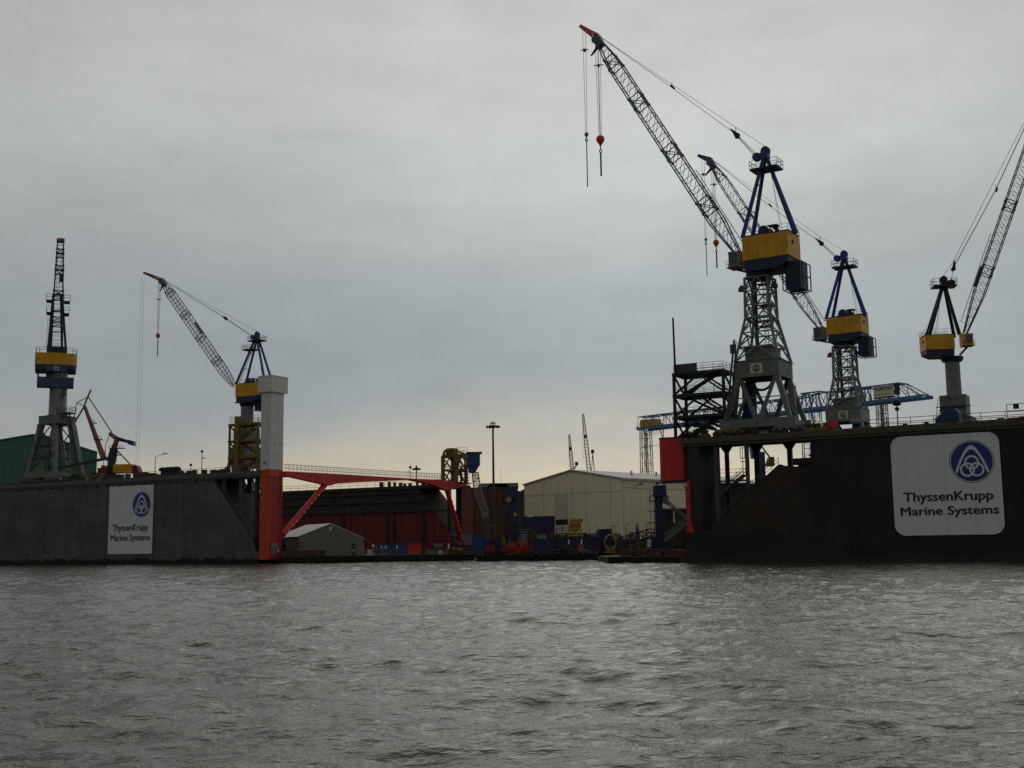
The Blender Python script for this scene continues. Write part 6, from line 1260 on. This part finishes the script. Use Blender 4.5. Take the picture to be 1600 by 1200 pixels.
wo = structure(bpy.data.objects.new('water', me)); COL.objects.link(wo)
M = bpy.data.materials.new('river_water'); M.use_nodes = True; nt = M.node_tree; N = nt.nodes; L_ = nt.links; bs = N['Principled BSDF']
bs.inputs['Base Color'].default_value = (.050, .056, .032, 1); bs.inputs['Roughness'].default_value = .08; bs.inputs['IOR'].default_value = 1.27
tc = N.new('ShaderNodeTexCoord'); mp = N.new('ShaderNodeMapping'); mp.inputs['Scale'].default_value = (.7, 1, 1); mp.inputs['Rotation'].default_value = (0, 0, .3); L_.new(tc.outputs['Object'], mp.inputs[0])
n1 = N.new('ShaderNodeTexNoise'); n1.inputs['Scale'].default_value = 3.8; n1.inputs['Detail'].default_value = 5; n1.inputs['Roughness'].default_value = .55; L_.new(mp.outputs[0], n1.inputs['Vector'])
n2 = N.new('ShaderNodeTexNoise'); n2.inputs['Scale'].default_value = 1.3; n2.inputs['Detail'].default_value = 4; L_.new(mp.outputs[0], n2.inputs['Vector'])
b1_ = N.new('ShaderNodeBump'); b1_.inputs['Strength'].default_value = .8; b1_.inputs['Distance'].default_value = .12; L_.new(n1.outputs['Fac'], b1_.inputs['Height'])
b2_ = N.new('ShaderNodeBump'); b2_.inputs['Strength'].default_value = .7; b2_.inputs['Distance'].default_value = .22; L_.new(n2.outputs['Fac'], b2_.inputs['Height']); L_.new(b1_.outputs[0], b2_.inputs['Normal']); L_.new(b2_.outputs[0], bs.inputs['Normal'])
me.materials.append(M)
mb = MB()                                            # the rest of the river, out to the horizon
for x0, x1, y0, y1 in ((-6000, -255, -3000, 6000), (255, 6000, -3000, 6000), (-255, 255, -3000, -3.5), (-255, 255, 415, 6000)): mb.obox(V((x0, y0, -.32)), V((x1 - x0, 0, 0)), V((0, y1 - y0, 0)), Z * .3)
structure(mb.build('river', M))

# ------------------------------------------------------------------ sky and light
SUN_AZ, SUN_EL = math.radians(14), math.radians(42)
W = bpy.data.worlds.new('World'); S.world = W; W.use_nodes = True; nt = W.node_tree; N = nt.nodes; L_ = nt.links; N.clear()
out = N.new('ShaderNodeOutputWorld'); bgd = N.new('ShaderNodeBackground'); bgd.inputs['Strength'].default_value = .1; L_.new(bgd.outputs[0], out.inputs['Surface'])
sky = N.new('ShaderNodeTexSky'); sky.sky_type = 'NISHITA'; sky.sun_disc = False; sky.sun_elevation = SUN_EL; sky.sun_rotation = SUN_AZ
tc = N.new('ShaderNodeTexCoord'); nm = N.new('ShaderNodeVectorMath'); nm.operation = 'NORMALIZE'; L_.new(tc.outputs['Generated'], nm.inputs[0]); dv = nm.outputs[0]
sp = N.new('ShaderNodeSeparateXYZ'); L_.new(dv, sp.inputs[0])
def M_(op, a, b, clamp=False):
    n = N.new('ShaderNodeMath'); n.operation = op; n.use_clamp = clamp
    for i, x in enumerate((a, b)):
        if isinstance(x, (int, float)): n.inputs[i].default_value = x
        else: L_.new(x, n.inputs[i])
    return n.outputs[0]
def R_(x, a, b, c, d, smooth=False):
    n = N.new('ShaderNodeMapRange'); L_.new(x, n.inputs[0]); n.interpolation_type = 'SMOOTHSTEP' if smooth else 'LINEAR'
    for i, v in zip((1, 2, 3, 4), (a, b, c, d)): n.inputs[i].default_value = v
    return n.outputs[0]
def noise(sc, scale3, det, ro=.55):
    mp = N.new('ShaderNodeMapping'); mp.inputs['Scale'].default_value = scale3; L_.new(dv, mp.inputs[0]); n = N.new('ShaderNodeTexNoise'); n.inputs['Scale'].default_value = sc; n.inputs['Detail'].default_value = det; n.inputs['Roughness'].default_value = ro; L_.new(mp.outputs[0], n.inputs['Vector']); return n.outputs['Fac']
nA = noise(2.4, (1, 1, 2.4), 6); nB = noise(4.2, (1, 1, 1.6), 9, .6); nC = noise(1.6, (1, 1, 1.5), 4)
nB.node.inputs['Distortion'].default_value = .5; nD = noise(9, (1, 1, 4.5), 8, .6)
el = M_('ADD', sp.outputs['Z'], R_(nA, .3, .7, -.034, .034))
cr = N.new('ShaderNodeValToRGB'); cr.color_ramp.interpolation = 'B_SPLINE'; L_.new(el, cr.inputs[0]); E = cr.color_ramp.elements
stops = SKY_STOPS = ((0.0, (.53, .44, .29)), (.045, (.53, .455, .33)), (.08, (.40, .385, .34)), (.12, (.272, .302, .312)), (.18, (.283, .315, .325)), (.26, (.362, .385, .375)), (.35, (.456, .473, .455)), (.46, (.45, .46, .44)), (.62, (.34, .34, .335)), (1, (.25, .255, .26)))
E[0].position = 0; E[0].color = (*stops[0][1], 1); E[1].position = 1; E[1].color = (*stops[-1][1], 1)
for p, c in stops[1:-1]: e = E.new(p); e.color = (*c, 1)
k = M_('MULTIPLY', M_('MULTIPLY', R_(nB, .3, .7, .92, 1.08), R_(nC, .3, .7, .92, 1.08)), R_(nD, .3, .7, .955, 1.045))
g = M_('MULTIPLY', R_(sp.outputs['X'], -.45, .25, .86, 1.08, True), R_(sp.outputs['Y'], -.35, .75, .5, 1.0, True))
hb = R_(sp.outputs['X'], .15, .45, 1, .86); k = M_('MULTIPLY', M_('MULTIPLY', k, g), hb); k = M_('MULTIPLY', k, 10.0)
sc_ = N.new('ShaderNodeVectorMath'); sc_.operation = 'SCALE'; L_.new(cr.outputs[0], sc_.inputs[0]); L_.new(k, sc_.inputs['Scale'])
mx = N.new('ShaderNodeMix'); mx.data_type = 'RGBA'; mx.inputs[0].default_value = .97; L_.new(sky.outputs[0], mx.inputs[6]); L_.new(sc_.outputs[0], mx.inputs[7]); L_.new(mx.outputs[2], bgd.inputs['Color'])
ld_ = bpy.data.lights.new('sun', 'SUN'); ld_.energy = .5; ld_.angle = math.radians(70); ld_.color = (1, .95, .88); lo_ = bpy.data.objects.new('sun', ld_); COL.objects.link(lo_)
sd = V((math.sin(SUN_AZ) * math.cos(SUN_EL), math.cos(SUN_AZ) * math.cos(SUN_EL), math.sin(SUN_EL))); lo_.rotation_euler = sd.to_track_quat('Z', 'Y').to_euler(); lo_.location = (0, 0, 120)
S.view_settings.view_transform = 'Standard'; S.view_settings.look = 'None'; S.view_settings.exposure = .2; S.view_settings.gamma = 1
S.render.engine = 'CYCLES'; S.cycles.use_denoising = False; S.cycles.use_adaptive_sampling = False; S.cycles.max_bounces = 6
S.render.film_transparent = False
